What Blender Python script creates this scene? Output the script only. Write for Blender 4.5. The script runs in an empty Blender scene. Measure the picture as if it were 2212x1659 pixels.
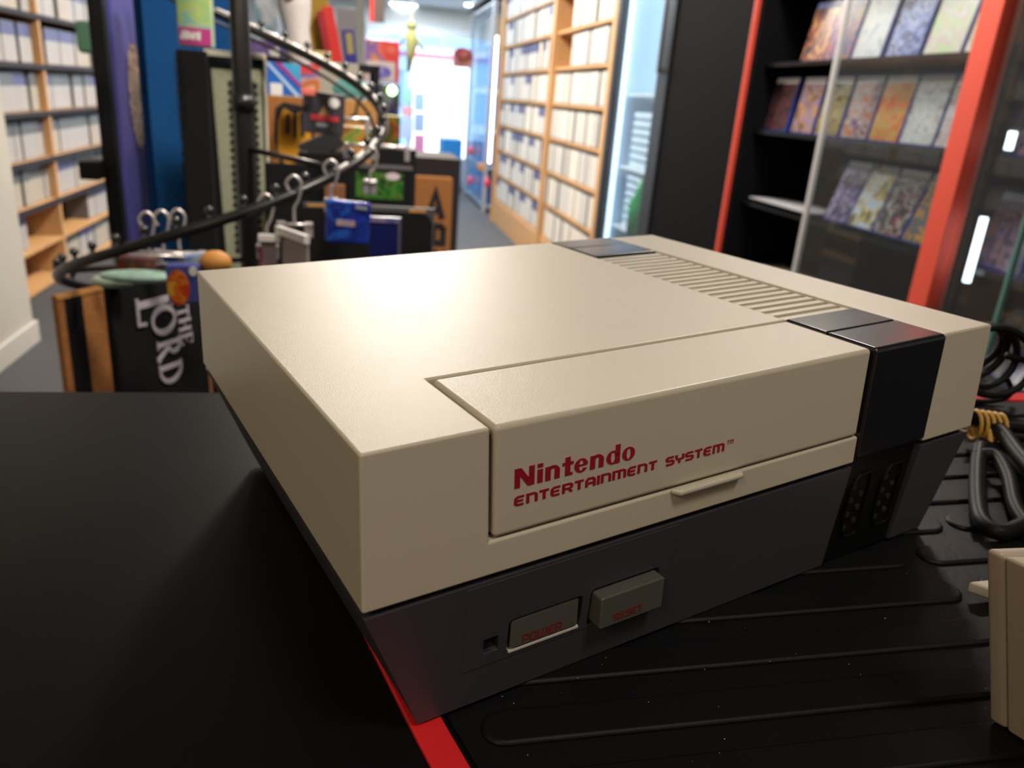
import bpy, bmesh, math, random
from mathutils import Vector, Matrix
random.seed(7)
S = bpy.context.scene
COL = S.collection
PI = math.pi
# ------------------------------------------------------------------ camera
def rx(a): return Matrix.Rotation(a, 3, 'X')
def rz(a): return Matrix.Rotation(a, 3, 'Z')
F = 1692.87; HC = 1.15; CAM = Vector((0, 0, HC))
RW = rz(-.2098) @ rx(1.2225) @ rz(.078)            # camera in the shop
RN = rz(-.54284) @ rx(1.20604) @ rz(.035677)       # camera seen from the console
CN = Vector((-.053962, -.155965, .080375))
RF = RW @ RN.transposed()
TF = CAM - RF @ CN
FG = Matrix.Translation(TF) @ RF.to_4x4()          # frame of the counter top and what stands on it (origin: console's top front left corner)
ID = Matrix.Identity(4)
def inv(px, py, x=None, y=None, z=None):
    v = RW @ Vector(((px-1106)/F, -(py-829.5)/F, -1))
    t = (z-HC)/v.z if z is not None else (y/v.y if y is not None else x/v.x)
    return CAM + t*v
def fg(px, py, x=None, y=None, z=None):
    v = RN @ Vector(((px-1106)/F, -(py-829.5)/F, -1))
    t = (z-CN.z)/v.z if z is not None else ((y-CN.y)/v.y if y is not None else (x-CN.x)/v.x)
    return CN + t*v
cam = bpy.data.cameras.new('camera'); co = bpy.data.objects.new('camera', cam); COL.objects.link(co)
cam.sensor_width = 36; cam.lens = F/2212*36; cam.clip_start = .01; cam.clip_end = 100
co.matrix_world = Matrix.Translation(CAM) @ RW.to_4x4()
cam.dof.use_dof = True; cam.dof.focus_distance = .235; cam.dof.aperture_fstop = 15.5
S.camera = co
S.view_settings.view_transform = 'Standard'; S.view_settings.look = 'None'; S.view_settings.gamma = 1
S.view_settings.exposure = 0.0; S.view_settings.use_curve_mapping = False

# ------------------------------------------------------------------ materials
MC = {}
def nd(nt, t, **k):
    n = nt.nodes.new(t)
    for a, b in k.items(): setattr(n, a, b)
    return n
def mat(name, col=(.5,.5,.5), rough=.5, metal=0, emit=0, noise=None, bump=None, spec=.5, coat=0, stain=None):
    """plain procedural surface: noise=(scale, amount) varies the colour, bump=(scale, strength, distance)"""
    if name in MC: return MC[name]
    m = bpy.data.materials.new(name); MC[name] = m; m.use_nodes = True
    nt = m.node_tree; b = nt.nodes['Principled BSDF']
    b.inputs['Base Color'].default_value = (*col, 1); b.inputs['Roughness'].default_value = rough
    b.inputs['Metallic'].default_value = metal; b.inputs['Specular IOR Level'].default_value = spec
    b.inputs['Coat Weight'].default_value = coat
    if emit:
        b.inputs['Emission Color'].default_value = (*col, 1); b.inputs['Emission Strength'].default_value = emit
    tc = nd(nt, 'ShaderNodeTexCoord')
    if noise:
        n = nd(nt, 'ShaderNodeTexNoise'); n.inputs['Scale'].default_value = noise[0]; n.inputs['Detail'].default_value = 4
        nt.links.new(tc.outputs['Object'], n.inputs['Vector'])
        r = nd(nt, 'ShaderNodeMapRange'); r.inputs[3].default_value = 1-noise[1]; r.inputs[4].default_value = 1+noise[1]
        nt.links.new(n.outputs['Fac'], r.inputs[0])
        x = nd(nt, 'ShaderNodeVectorMath', operation='SCALE'); x.inputs[0].default_value = col
        nt.links.new(r.outputs[0], x.inputs['Scale']); nt.links.new(x.outputs[0], b.inputs['Base Color'])
    if bump:
        n = nd(nt, 'ShaderNodeTexNoise'); n.inputs['Scale'].default_value = bump[0]; n.inputs['Detail'].default_value = 3
        nt.links.new(tc.outputs['Object'], n.inputs['Vector'])
        q = nd(nt, 'ShaderNodeBump'); q.inputs['Strength'].default_value = bump[1]; q.inputs['Distance'].default_value = bump[2]
        nt.links.new(n.outputs['Fac'], q.inputs['Height']); nt.links.new(q.outputs[0], b.inputs['Normal'])
    return m
def art(name, cols, scale=14, seed=0, rough=.25, stretch=(1,1,1)):
    """abstract printed picture: several colours in soft irregular patches"""
    if name in MC: return MC[name]
    m = bpy.data.materials.new(name); MC[name] = m; m.use_nodes = True
    nt = m.node_tree; b = nt.nodes['Principled BSDF']; b.inputs['Roughness'].default_value = rough
    tc = nd(nt, 'ShaderNodeTexCoord'); mp = nd(nt, 'ShaderNodeMapping')
    mp.inputs['Location'].default_value = (seed*3.1, seed*1.7, seed*.9); mp.inputs['Scale'].default_value = stretch
    n = nd(nt, 'ShaderNodeTexNoise'); n.inputs['Scale'].default_value = scale; n.inputs['Detail'].default_value = 5; n.inputs['Distortion'].default_value = 1.2
    r = nd(nt, 'ShaderNodeValToRGB'); e = r.color_ramp.elements
    k = len(cols)
    e[0].position = .40; e[0].color = (*cols[0], 1); e[1].position = .60; e[1].color = (*cols[-1], 1)
    for i in range(1, k-1):
        q = e.new(.40+.20*i/(k-1)); q.color = (*cols[i], 1)
    nt.links.new(tc.outputs['Object'], mp.inputs[0]); nt.links.new(mp.outputs[0], n.inputs['Vector'])
    nt.links.new(n.outputs['Fac'], r.inputs[0]); nt.links.new(r.outputs[0], b.inputs['Base Color'])
    return m
def glass(name, tint=(.9,.95,.95), alpha=.1, rough=.03):
    if name in MC: return MC[name]
    m = bpy.data.materials.new(name); MC[name] = m; m.use_nodes = True
    nt = m.node_tree; nt.nodes.remove(nt.nodes['Principled BSDF']); out = nt.nodes['Material Output']
    t = nd(nt, 'ShaderNodeBsdfTransparent'); t.inputs[0].default_value = (*tint, 1)
    g = nd(nt, 'ShaderNodeBsdfGlossy'); g.inputs['Roughness'].default_value = rough
    f = nd(nt, 'ShaderNodeLayerWeight'); f.inputs[0].default_value = .10
    d = nd(nt, 'ShaderNodeBsdfDiffuse'); d.inputs[0].default_value = (.8,.82,.85,1)
    mx = nd(nt, 'ShaderNodeMixShader'); mx.inputs[0].default_value = alpha
    m2 = nd(nt, 'ShaderNodeMixShader')
    nt.links.new(t.outputs[0], mx.inputs[1]); nt.links.new(d.outputs[0], mx.inputs[2])
    pw = nd(nt, 'ShaderNodeMath', operation='POWER'); pw.inputs[1].default_value = 5; sc_ = nd(nt, 'ShaderNodeMath', operation='MULTIPLY_ADD'); sc_.inputs[1].default_value = .5; sc_.inputs[2].default_value = .03
    f.inputs[0].default_value = .5; nt.links.new(f.outputs[1], pw.inputs[0]); nt.links.new(pw.outputs[0], sc_.inputs[0]); nt.links.new(sc_.outputs[0], m2.inputs[0]); nt.links.new(mx.outputs[0], m2.inputs[1]); nt.links.new(g.outputs[0], m2.inputs[2])
    nt.links.new(m2.outputs[0], out.inputs[0])
    return m
def wood():
    if 'pine' in MC: return MC['pine']
    m = bpy.data.materials.new('pine'); MC['pine'] = m; m.use_nodes = True
    nt = m.node_tree; b = nt.nodes['Principled BSDF']; b.inputs['Roughness'].default_value = .5
    tc = nd(nt, 'ShaderNodeTexCoord'); mp = nd(nt, 'ShaderNodeMapping'); mp.inputs['Scale'].default_value = (12, 12, 1)
    n = nd(nt, 'ShaderNodeTexNoise'); n.inputs['Scale'].default_value = 3; n.inputs['Detail'].default_value = 6
    r = nd(nt, 'ShaderNodeValToRGB'); r.color_ramp.elements[0].color = (.42,.22,.09,1); r.color_ramp.elements[1].color = (.62,.37,.17,1)
    nt.links.new(tc.outputs['Object'], mp.inputs[0]); nt.links.new(mp.outputs[0], n.inputs['Vector'])
    nt.links.new(n.outputs['Fac'], r.inputs[0]); nt.links.new(r.outputs[0], b.inputs['Base Color'])
    return m
cream = mat('aged cream plastic', (.62,.545,.42), .36, noise=(9,.03), bump=(3600,.5,.00024))
def grain_on_top(m):
    nt = m.node_tree; tc = nd(nt, 'ShaderNodeTexCoord'); sp = nd(nt, 'ShaderNodeSeparateXYZ'); r = nd(nt, 'ShaderNodeMapRange')
    r.inputs[1].default_value = .985; r.inputs[2].default_value = .999; r.inputs[3].default_value = .04; r.inputs[4].default_value = .5
    nt.links.new(tc.outputs['Normal'], sp.inputs[0]); nt.links.new(sp.outputs[2], r.inputs[0])
    b = [n for n in nt.nodes if n.type == 'BUMP'][0]; nt.links.new(r.outputs[0], b.inputs['Strength'])
grain_on_top(cream)
cream_s = mat('smooth cream plastic', (.62,.545,.42), .3, noise=(9,.03))
cream_lip = mat('pale cream plastic', (.66,.59,.46), .32, noise=(9,.03))
grey = mat('dark grey plastic', (.056,.050,.059), .42, noise=(12,.05), bump=(1200,.15,.0002))
black = mat('matte black', (.005,.005,.006), .55, spec=.25)
gloss = mat('glossy black plastic', (.008,.008,.011), .24, spec=.8)
port = mat('port black plastic', (.004,.004,.004), .4, spec=.3)
deep = mat('shadow gap', (.01,.009,.008), .8)
red_ink = mat('red ink', (.36,.008,.03), .4)
dk_ink = mat('dull red ink', (.22,.02,.015), .4)
btn = mat('warm grey button plastic', (.10,.092,.08), .35, noise=(20,.04))
wire = mat('polished black metal', (.012,.011,.011), .32, spec=.45)
white_p = mat('white plastic', (.75,.73,.7), .3)
pine = wood()

# ------------------------------------------------------------------ mesh builder
class MB:
    def __init__(s): s.v = []; s.f = []; s.m = []
    def add(s, vs, fs, mi=0):
        o = len(s.v); s.v += [tuple(p) for p in vs]; s.f += [tuple(i+o for i in f) for f in fs]; s.m += [mi]*len(fs); return s
    def box(s, a, b, mi=0):
        (x0,y0,z0),(x1,y1,z1) = [[min(a[i],b[i]) for i in range(3)],[max(a[i],b[i]) for i in range(3)]]
        return s.add([(x0,y0,z0),(x1,y0,z0),(x1,y1,z0),(x0,y1,z0),(x0,y0,z1),(x1,y0,z1),(x1,y1,z1),(x0,y1,z1)],
                     [(0,3,2,1),(4,5,6,7),(0,1,5,4),(1,2,6,5),(2,3,7,6),(3,0,4,7)], mi)
    def prism(s, poly, z0, z1, mi=0, top=None):
        top = top or poly; n = len(poly)
        a = sum(poly[i][0]*poly[(i+1)%n][1]-poly[(i+1)%n][0]*poly[i][1] for i in range(n))
        if a < 0: poly = poly[::-1]; top = top[::-1]
        return s.add([(p[0],p[1],z0) for p in poly]+[(p[0],p[1],z1) for p in top],
                     [tuple(range(n))[::-1], tuple(range(n,2*n))]+[(i,(i+1)%n,(i+1)%n+n,i+n) for i in range(n)], mi)
    def hexa(s, b, t, mi=0):
        return s.add(list(b)+list(t), [(0,3,2,1),(4,5,6,7),(0,1,5,4),(1,2,6,5),(2,3,7,6),(3,0,4,7)], mi)
    def tube(s, pts, r, n=8, mi=0, closed=False):
        pts = [Vector(p) for p in pts]; N = len(pts); vs = []; fs = []; prev = None
        for i, p in enumerate(pts):
            a = pts[(i-1)%N] if (closed or i) else p; c = pts[(i+1)%N] if (closed or i < N-1) else p
            t = (c-a).normalized()
            if prev is None: u = t.orthogonal().normalized()
            else:
                u = prev-t*prev.dot(t); u = u.normalized() if u.length > 1e-6 else t.orthogonal().normalized()
            prev = u; w = t.cross(u)
            rr = r[i] if isinstance(r, (list,tuple)) else r
            for k in range(n):
                q = 2*PI*k/n; vs.append(p+(u*math.cos(q)+w*math.sin(q))*rr)
        for i in range(N if closed else N-1):
            for k in range(n):
                j = (i+1)%N; fs.append((i*n+k, i*n+(k+1)%n, j*n+(k+1)%n, j*n+k))
        if not closed: fs += [tuple(range(n))[::-1], tuple(range((N-1)*n, N*n))]
        return s.add(vs, fs, mi)
    def ball(s, c, r, n=10, mi=0, sc=(1,1,1)):
        vs = [(c[0],c[1],c[2]-r*sc[2])]; fs = []; h = n//2
        for i in range(1, h):
            a = -PI/2+PI*i/h
            for k in range(n):
                q = 2*PI*k/n; vs.append((c[0]+r*sc[0]*math.cos(a)*math.cos(q), c[1]+r*sc[1]*math.cos(a)*math.sin(q), c[2]+r*sc[2]*math.sin(a)))
        vs.append((c[0],c[1],c[2]+r*sc[2])); L = len(vs)-1
        for k in range(n): fs.append((0, 1+(k+1)%n, 1+k)); fs.append((L, L-n+k, L-n+(k+1)%n))
        for i in range(h-2):
            for k in range(n): fs.append((1+i*n+k, 1+i*n+(k+1)%n, 1+(i+1)*n+(k+1)%n, 1+(i+1)*n+k))
        return s.add(vs, fs, mi)
    def map(s, fn): s.v = [tuple(fn(Vector(p))) for p in s.v]; return s
    def data(s, name, mats, smooth=False):
        me = bpy.data.meshes.new(name); me.from_pydata(s.v, [], s.f)
        for m in (mats if isinstance(mats, (list,tuple)) else [mats]): me.materials.append(m)
        for p, i in zip(me.polygons, s.m): p.material_index = i; p.use_smooth = smooth
        bm = bmesh.new(); bm.from_mesh(me); bmesh.ops.recalc_face_normals(bm, faces=bm.faces); bm.to_mesh(me); bm.free()
        return me
ORG = {}
def place(o, parent, frame, origin):
    COL.objects.link(o)
    if parent is not None: o.parent = parent
    else: o.matrix_world = frame @ Matrix.Translation(origin)
def build(mb, name, mats, parent=None, frame=ID, origin=None, bevel=0, seg=2, smooth=False, label=None, ang=35):
    """links the collected shapes as one mesh object; coordinates are those of the frame"""
    if parent is not None: origin = ORG[parent.name]
    if origin is None:
        n = len(mb.v); origin = Vector((sum(p[0] for p in mb.v)/n, sum(p[1] for p in mb.v)/n, min(p[2] for p in mb.v)))
    origin = Vector(origin); s = MB(); s.v = [tuple(Vector(p)-origin) for p in mb.v]; s.f = mb.f; s.m = mb.m
    o = bpy.data.objects.new(name, s.data(name, mats, smooth)); place(o, parent, frame, origin); ORG[o.name] = origin
    if bevel:
        b = o.modifiers.new('bevel', 'BEVEL'); b.width = bevel; b.segments = seg; b.limit_method = 'ANGLE'; b.angle_limit = math.radians(ang); b.harden_normals = False
        for p in o.data.polygons: p.use_smooth = True
        w = o.modifiers.new('wn', 'WEIGHTED_NORMAL'); w.keep_sharp = True
    if label: o['label'] = label
    return o
def tag(o, label, cat, group=None, kind=None):
    if label: o['label'] = label
    if cat: o['category'] = cat
    if group: o['group'] = group
    if kind: o['kind'] = kind
    return o
def thing(name, label, cat, origin=(0,0,0), frame=ID, group=None):
    o = bpy.data.objects.new(name, None); o.empty_display_size = .02; place(o, None, frame, Vector(origin)); ORG[o.name] = Vector(origin)
    return tag(o, label, cat, group)
def struct(mb, name, m, **k):
    o = build(mb, name, m, **k); o['kind'] = 'structure'; return o
def boolean(mb, cuts, name, mats, parent, bevel=0, seg=3, ang=30, smooth=True):
    """one solid minus cutters, baked to a plain mesh"""
    o = build(mb, name, mats, parent=parent)
    tmp = []
    for i, c in enumerate(cuts):
        q = build(c, 'cutter', mats, parent=parent); tmp.append(q)
        b = o.modifiers.new('b%d' % i, 'BOOLEAN'); b.object = q; b.operation = 'DIFFERENCE'; b.solver = 'EXACT'
    bpy.context.view_layer.update()
    dg = bpy.context.evaluated_depsgraph_get(); me = bpy.data.meshes.new_from_object(o.evaluated_get(dg))
    o.modifiers.clear(); o.data = me
    for q in tmp: bpy.data.objects.remove(q, do_unlink=True)
    for p in me.polygons: p.use_smooth = True
    if bevel:
        b = o.modifiers.new('bevel', 'BEVEL'); b.width = bevel; b.segments = seg; b.limit_method = 'ANGLE'; b.angle_limit = math.radians(ang)
        w = o.modifiers.new('wn', 'WEIGHTED_NORMAL'); w.keep_sharp = True
    return o

# ------------------------------------------------------------------ lettering
def arc(cx, cy, ax, ay, a0, a1, n=8): return [(cx+ax*math.cos(math.radians(a0+(a1-a0)*i/n)), cy+ay*math.sin(math.radians(a0+(a1-a0)*i/n))) for i in range(n+1)]
def ribbon(mb, pts, w, T):
    """flat stroke through 2D points, mitred; T maps (x, y, h) to 3D"""
    n = len(pts); L = []; R = []
    for i, p in enumerate(pts):
        a = pts[max(i-1,0)]; c = pts[min(i+1,n-1)]
        def nrm(u, v):
            dx, dy = v[0]-u[0], v[1]-u[1]; l = math.hypot(dx,dy) or 1; return (-dy/l, dx/l)
        if i in (0, n-1): nx, ny = nrm(a, c); k = 1
        else:
            n1 = nrm(a, p); n2 = nrm(p, c); nx, ny = n1[0]+n2[0], n1[1]+n2[1]; l = math.hypot(nx, ny) or 1; nx /= l; ny /= l
            k = 1/max(.5, nx*n1[0]+ny*n1[1])
        L.append((p[0]+nx*w/2*k, p[1]+ny*w/2*k)); R.append((p[0]-nx*w/2*k, p[1]-ny*w/2*k))
    H = lvl()
    vs = [T(x,y,0) for x,y in L]+[T(x,y,0) for x,y in R]+[T(x,y,H) for x,y in L]+[T(x,y,H) for x,y in R]
    fs = []
    for i in range(n-1):
        fs += [(2*n+i,2*n+i+1,3*n+i+1,3*n+i),(i,n+i,n+i+1,i+1),(i,i+1,2*n+i+1,2*n+i),(n+i,3*n+i,3*n+i+1,n+i+1)]
    fs += [(0,2*n,3*n,n),(n-1,2*n-1,4*n-1,3*n-1)]
    mb.add(vs, fs)
LV = [0]
def lvl():
    LV[0] = (LV[0]+1) % 9; return 1+.05*LV[0]
def fillpoly(mb, pts, T):
    n = len(pts); H = lvl(); mb.add([T(x,y,0) for x,y in pts]+[T(x,y,H) for x,y in pts], [tuple(range(n,2*n)), tuple(range(n))[::-1]]+[(i,(i+1)%n,(i+1)%n+n,i+n) for i in range(n)])
def ring(mb, cx, cy, ax, ay, bx, by, T, a0=0, a1=360, n=28):
    """ring between two ellipses"""
    o = arc(cx, cy, ax, ay, a0, a1, n); q = arc(cx, cy, bx, by, a0, a1, n)
    for i in range(n): fillpoly(mb, [o[i], o[i+1], q[i+1], q[i]], T)
# rounded square lettering, unit height, strokes
r_ = .22
TECH = {
 'E': (.72, [[(.7,.92),(.25,.92),(.1,.78),(.08,.5),(.08,.22),(.22,.08),(.66,.08)], [(.08,.5),(.62,.5)]]),
 'N': (.78, [[(.08,0),(.08,.92),(.55,.92),(.68,.8),(.7,.66),(.7,0)]]),
 'T': (.7, [[(0,.92),(.7,.92)], [(.35,.92),(.35,0)]]),
 'R': (.78, [[(.08,0),(.08,.92),(.58,.92),(.7,.8),(.7,.56),(.58,.44),(.12,.44)], [(.45,.44),(.72,0)]]),
 'A': (.78, [[(.08,0),(.08,.7),(.2,.92),(.58,.92),(.7,.7),(.7,0)], [(.08,.4),(.7,.4)]]),
 'I': (.16, [[(.08,0),(.08,1)]]),
 'M': (1.08, [[(.08,0),(.08,.92),(.88,.92),(1,.8),(1.0,0)], [(.54,.92),(.54,0)]]),
 'S': (.72, [[(.7,.92),(.2,.92),(.08,.82),(.08,.62),(.18,.52),(.58,.5),(.68,.4),(.68,.18),(.58,.08),(.04,.08)]]),
 'Y': (.74, [[(.06,1),(.06,.62),(.2,.46),(.66,.46)], [(.68,1),(.68,.5),(.36,.44),(.36,0)]]),
 'P': (.74, [[(.08,0),(.08,.92),(.56,.92),(.68,.8),(.68,.5),(.56,.38),(.1,.38)]]),
 'O': (.78, [[(.2,.92),(.08,.8),(.08,.2),(.2,.08),(.58,.08),(.7,.2),(.7,.8),(.58,.92),(.18,.92)]]),
 'W': (1.08, [[(.08,1),(.08,.2),(.18,.08),(.9,.08),(1,.2),(1,1)], [(.54,1),(.54,.08)]]),
 ' ': (.5, [])}
def tech(mb, text, T, w=.17, gap=.16):
    x = 0
    for c in text:
        a, st = TECH[c]
        for s in st: ribbon(mb, [(x+p[0], p[1]) for p in s], w, T)
        x += a+gap
    return x-gap
def techlen(text, gap=.16): return sum(TECH[c][0]+gap for c in text)-gap

# ================================================================== THE CONSOLE
M = .001
def P3(x, y, z): return Vector((x*M, y*M, z*M))
con = thing('game_console', 'cream and grey game console with red lettering, standing on the black ribbed mat', 'game console', P3(128,100,-90), FG)
def mbx(*bs):
    m = MB()
    for b in bs: m.box([c*M for c in b[:3]], [c*M for c in b[3:6]])
    return m
# upper shell: drafted block minus door bay, minus the channel of the black band
d_ = 1.4
top = [(0,0),(256,0),(256,203),(0,203)]; bot = [(-d_,-d_),(256+d_,-d_),(256+d_,203+d_),(-d_,203+d_)]
sh = MB().prism([(a*M,b*M) for a,b in bot], -43*M, 0, top=[(a*M,b*M) for a,b in top])
cuts = [mbx((34.3,-9,-32.6,186,38.6,9)), mbx((184.3,-9,-60,225.2,4.5,9)), mbx((184.3,-9,-9,225.2,215,9))]
upper = boolean(sh, cuts, 'upper_shell', cream, con, bevel=1.9*M, seg=5)
build(mbx((34.35,2.2,-32.55,183.8,36,-3)), 'door_bay', deep, con)
def drafted(x0, x1, y0, y1, z1, z0, dr):
    return MB().add([P3(x0,y0-dr,z0),P3(x1,y0-dr,z0),P3(x1,y1,z0),P3(x0,y1,z0),P3(x0,y0,z1),P3(x1,y0,z1),P3(x1,y1,z1),P3(x0,y1,z1)],
                    [(0,3,2,1),(4,5,6,7),(0,1,5,4),(1,2,6,5),(2,3,7,6),(3,0,4,7)])
door = build(drafted(35.6,183.4,-.15,37.4,.1,-32.0,1.0), 'cartridge_door', cream, con, bevel=1.5*M, seg=4)
hm = MB().prism([P3(96.5,-1,0)[:2],P3(98.6,-4,0)[:2],P3(124.6,-4,0)[:2],P3(126.6,-1,0)[:2]], -33.9*M, -32*M)
build(hm, 'door_pull', cream_lip, door, bevel=.7*M, seg=3, label='narrow cream finger pull under the door')
# lettering on the door
def Tdoor(ox, oz, s, slant=0):
    yb = lambda z: -.15-1.0*(.1-z)/32.1
    return lambda x, y, h: Vector(((ox+(x+slant*y)*s)*M, (yb(oz+y*s)-.05-.10*h)*M, (oz+y*s)*M))
nm = MB(); T = Tdoor(41.5, -18.6, 5.6)
# 'Nintendo', heavy rounded letters drawn from bars and ellipse rings; unit = cap height
x = 0
fillpoly(nm, [(0,0),(.3,0),(.3,1),(0,1)], T); fillpoly(nm, [(.78,0),(1.08,0),(1.08,1),(.78,1)], T); fillpoly(nm, [(.72,0),(1.08,0),(.36,1),(0,1)], T)
x = 1.24
def stem(x, h=.72, w=.3): fillpoly(nm, [(x,0),(x+w,0),(x+w,h),(x,h)], T)
def letter_n(x):
    stem(x); ring(nm, x+.42, .42, .40, .33, .12, .18, T, 0, 150, 12); stem(x+.52, .45); return x+.98
stem(x, .70); fillpoly(nm, [(x,.80),(x+.3,.80),(x+.3,1),(x,1)], T); x += .44
x = letter_n(x)
stem(x+.14, .98); fillpoly(nm, [(x-.02,.56),(x+.62,.56),(x+.62,.72),(x-.02,.72)], T); fillpoly(nm, [(x+.4,0),(x+.58,0),(x+.58,.14),(x+.4,.14)], T); x += .68
ring(nm, x+.40, .365, .40, .375, .13, .29, T, 8, 330, 26); fillpoly(nm, [(x+.1,.33),(x+.74,.33),(x+.79,.42),(x+.1,.42)], T); x += .93
x = letter_n(x)
ring(nm, x+.40, .365, .40, .375, .13, .29, T); stem(x+.54, 1.02); x += .98
ring(nm, x+.40, .365, .40, .375, .13, .29, T); x += .8
k = 40.0/(x*5.6)
nm.map(lambda p: Vector(((41.5+(p.x/M-41.5)*k)*M, p.y, p.z)))
build(nm, 'maker_lettering', red_ink, door, label='bold red word on the cartridge door')
em = MB(); txt = 'ENTERTAINMENT SYSTEM'; s_ = 2.75; sx = 75.6/(techlen(txt)*s_)
Te = Tdoor(41.6, -23.8, s_, 0)
tech(em, txt, Te, w=.225); em.map(lambda p: Vector(((41.6+(p.x/M-41.6)*sx)*M, p.y, p.z)))
n2 = MB(); tech(n2, 'TM', Tdoor(118.2, -22.0, 1.45, .1), w=.12); em.add(n2.v, n2.f)
build(em, 'system_lettering', red_ink, door, label='small red squared words on the cartridge door')
# black band
bandx = (184.9, 224.8)
fb = MB()
prof = [(19.6,0),(0,0),(-1.2,-1.0),(-1.9,-41.6),(2.5,-41.6),(2.5,-3.5),(19.6,-3.5)]   # (y,z)
n = len(prof); fb.add([P3(bandx[0],a,b) for a,b in prof]+[P3(bandx[1],a,b) for a,b in prof], [tuple(range(n)),tuple(range(n,2*n))[::-1]]+[(i,i+n,(i+1)%n+n,(i+1)%n) for i in range(n)])
fb.map(lambda p: p+Vector((0,0,.0003)))
build(fb, 'black_band', gloss, con, bevel=1.2*M, seg=3)
build(mbx((bandx[0],20.3,-3,bandx[1],38.9,.3)), 'black_band', gloss, con, bevel=.7*M)
build(mbx((bandx[0],162.6,-3,bandx[1],184.3,.3)), 'black_band', gloss, con, bevel=.7*M)
build(mbx((bandx[0],185.0,-3,bandx[1],203.4,.3)), 'black_band', gloss, con, bevel=.7*M)
vg = MB().box(P3(bandx[0],39.2,-8), P3(bandx[1],162.4,-6.5))
for i in range(20):
    y = 39.3+i*6.13
    vg.hexa([P3(bandx[0],y,-7),P3(bandx[1],y,-7),P3(bandx[1],y+4.4,-7),P3(bandx[0],y+4.4,-7)], [P3(bandx[0],y+.3,-.4),P3(bandx[1]-1.2,y+.3,-.4),P3(bandx[1]-1.2,y+4.0,-.4),P3(bandx[0],y+4.0,-.4)])
vg.box(P3(bandx[1]-.8,39.2,-3.5), P3(bandx[1]+.2,162.4,-.5))
build(vg, 'vent_grille', cream_s, con, bevel=.5*M, seg=2, label='ribbed cream vent between the black bands')
# shadow joint and lower shell
build(mbx((1.5,1.5,-46,254.5,201,-42)), 'joint', deep, con)
lo_t = [(-.9,-.9),(256.9,-.9),(256.9,203.9),(-.9,203.9)]; lo_b = [(15,3.2),(246,3.2),(246,194),(15,194)]
lt = [(a*M,b*M) for a,b in lo_t]; lb_ = [(a*M,b*M) for a,b in lo_b]
ls = MB().prism(lb_, -89*M, -45*M, top=lt)
fy = lambda z: -.9+4.1*(-45-z)/44.0        # front face of the lower shell at height z
def rrect(x0, x1, z0, z1, y0, y1, r=1.6):
    pts = [(x1-r+r*math.cos(a), z1-r+r*math.sin(a)) for a in [0,.52,1.05,1.57]]+[(x0+r-r*math.sin(a), z1-r+r*math.cos(a)) for a in [0,.52,1.05,1.57]]+\
          [(x0+r-r*math.cos(a), z0+r-r*math.sin(a)) for a in [0,.52,1.05,1.57]]+[(x1-r+r*math.sin(a), z0+r-r*math.cos(a)) for a in [0,.52,1.05,1.57]]
    n = len(pts); return MB().add([P3(a,y0,b) for a,b in pts]+[P3(a,y1,b) for a,b in pts], [tuple(range(n)),tuple(range(n,2*n))[::-1]]+[(i,i+n,(i+1)%n+n,(i+1)%n) for i in range(n)])
cuts = [rrect(42.3,68.2,-74.4,-61.5,-8,9), rrect(70.9,97.6,-74.8,-60.7,-8,9), rrect(34.4,39.3,-71.0,-65.6,-8,5,.3),
        mbx((184.6,-9,-60,225.4,6,-40)), mbx((184.6,-9,-95,225.4,5,-44))]
lower = boolean(ls, cuts, 'lower_shell', grey, con, bevel=.7*M, seg=3)
pan = MB(); 
pan.hexa([P3(28,fy(-75.5)-.22,-75.5),P3(102.6,fy(-75.5)-.22,-75.5),P3(102.6,fy(-75.5)+2,-75.5),P3(28,fy(-75.5)+2,-75.5)],
         [P3(28,fy(-45.9)-.22,-45.9),P3(102.6,fy(-45.9)-.22,-45.9),P3(102.6,fy(-45.9)+2,-45.9),P3(28,fy(-45.9)+2,-45.9)])
cuts = [rrect(42.3,68.2,-74.4,-61.5,-8,9), rrect(70.9,97.6,-74.8,-60.7,-8,9), rrect(34.4,39.3,-71.0,-65.6,-8,7,.3)]
cp = boolean(pan, cuts, 'control_panel', grey, con, bevel=.2*M, seg=2)
pb = build(rrect(43.4,67.1,-72.6,-62.5,1.0,8,1.0), 'power_button', btn, con, bevel=.6*M, seg=3)
rb = build(rrect(71.9,96.6,-73.2,-61.9,-3.6,8,1.0), 'reset_button', btn, con, bevel=.6*M, seg=3)
tm = MB(); tech(tm, 'POWER', lambda x,y,h: P3(47.3+x*2.9, 1.0-.08-.08*h, -71.6+y*2.9), w=.17); build(tm, 'power_lettering', dk_ink, pb)
tm = MB(); tech(tm, 'RESET', lambda x,y,h: P3(77.2+x*2.55, -3.6-.08-.08*h, -71.4+y*2.5), w=.17); build(tm, 'reset_lettering', dk_ink, rb)
pc = MB().box(P3(42.9,1.2,-74.1), P3(67.7,5,-73.0)); build(pc, 'power_button_rim', mat('pale worn plastic', (.55,.53,.45), .25), pb, bevel=.3*M)
build(mbx((34.9,3.2,-70.6,38.8,6,-66)), 'indicator_lens', mat('dark smoked lens', (.01,.012,.014), .08, coat=.5), con)
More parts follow.
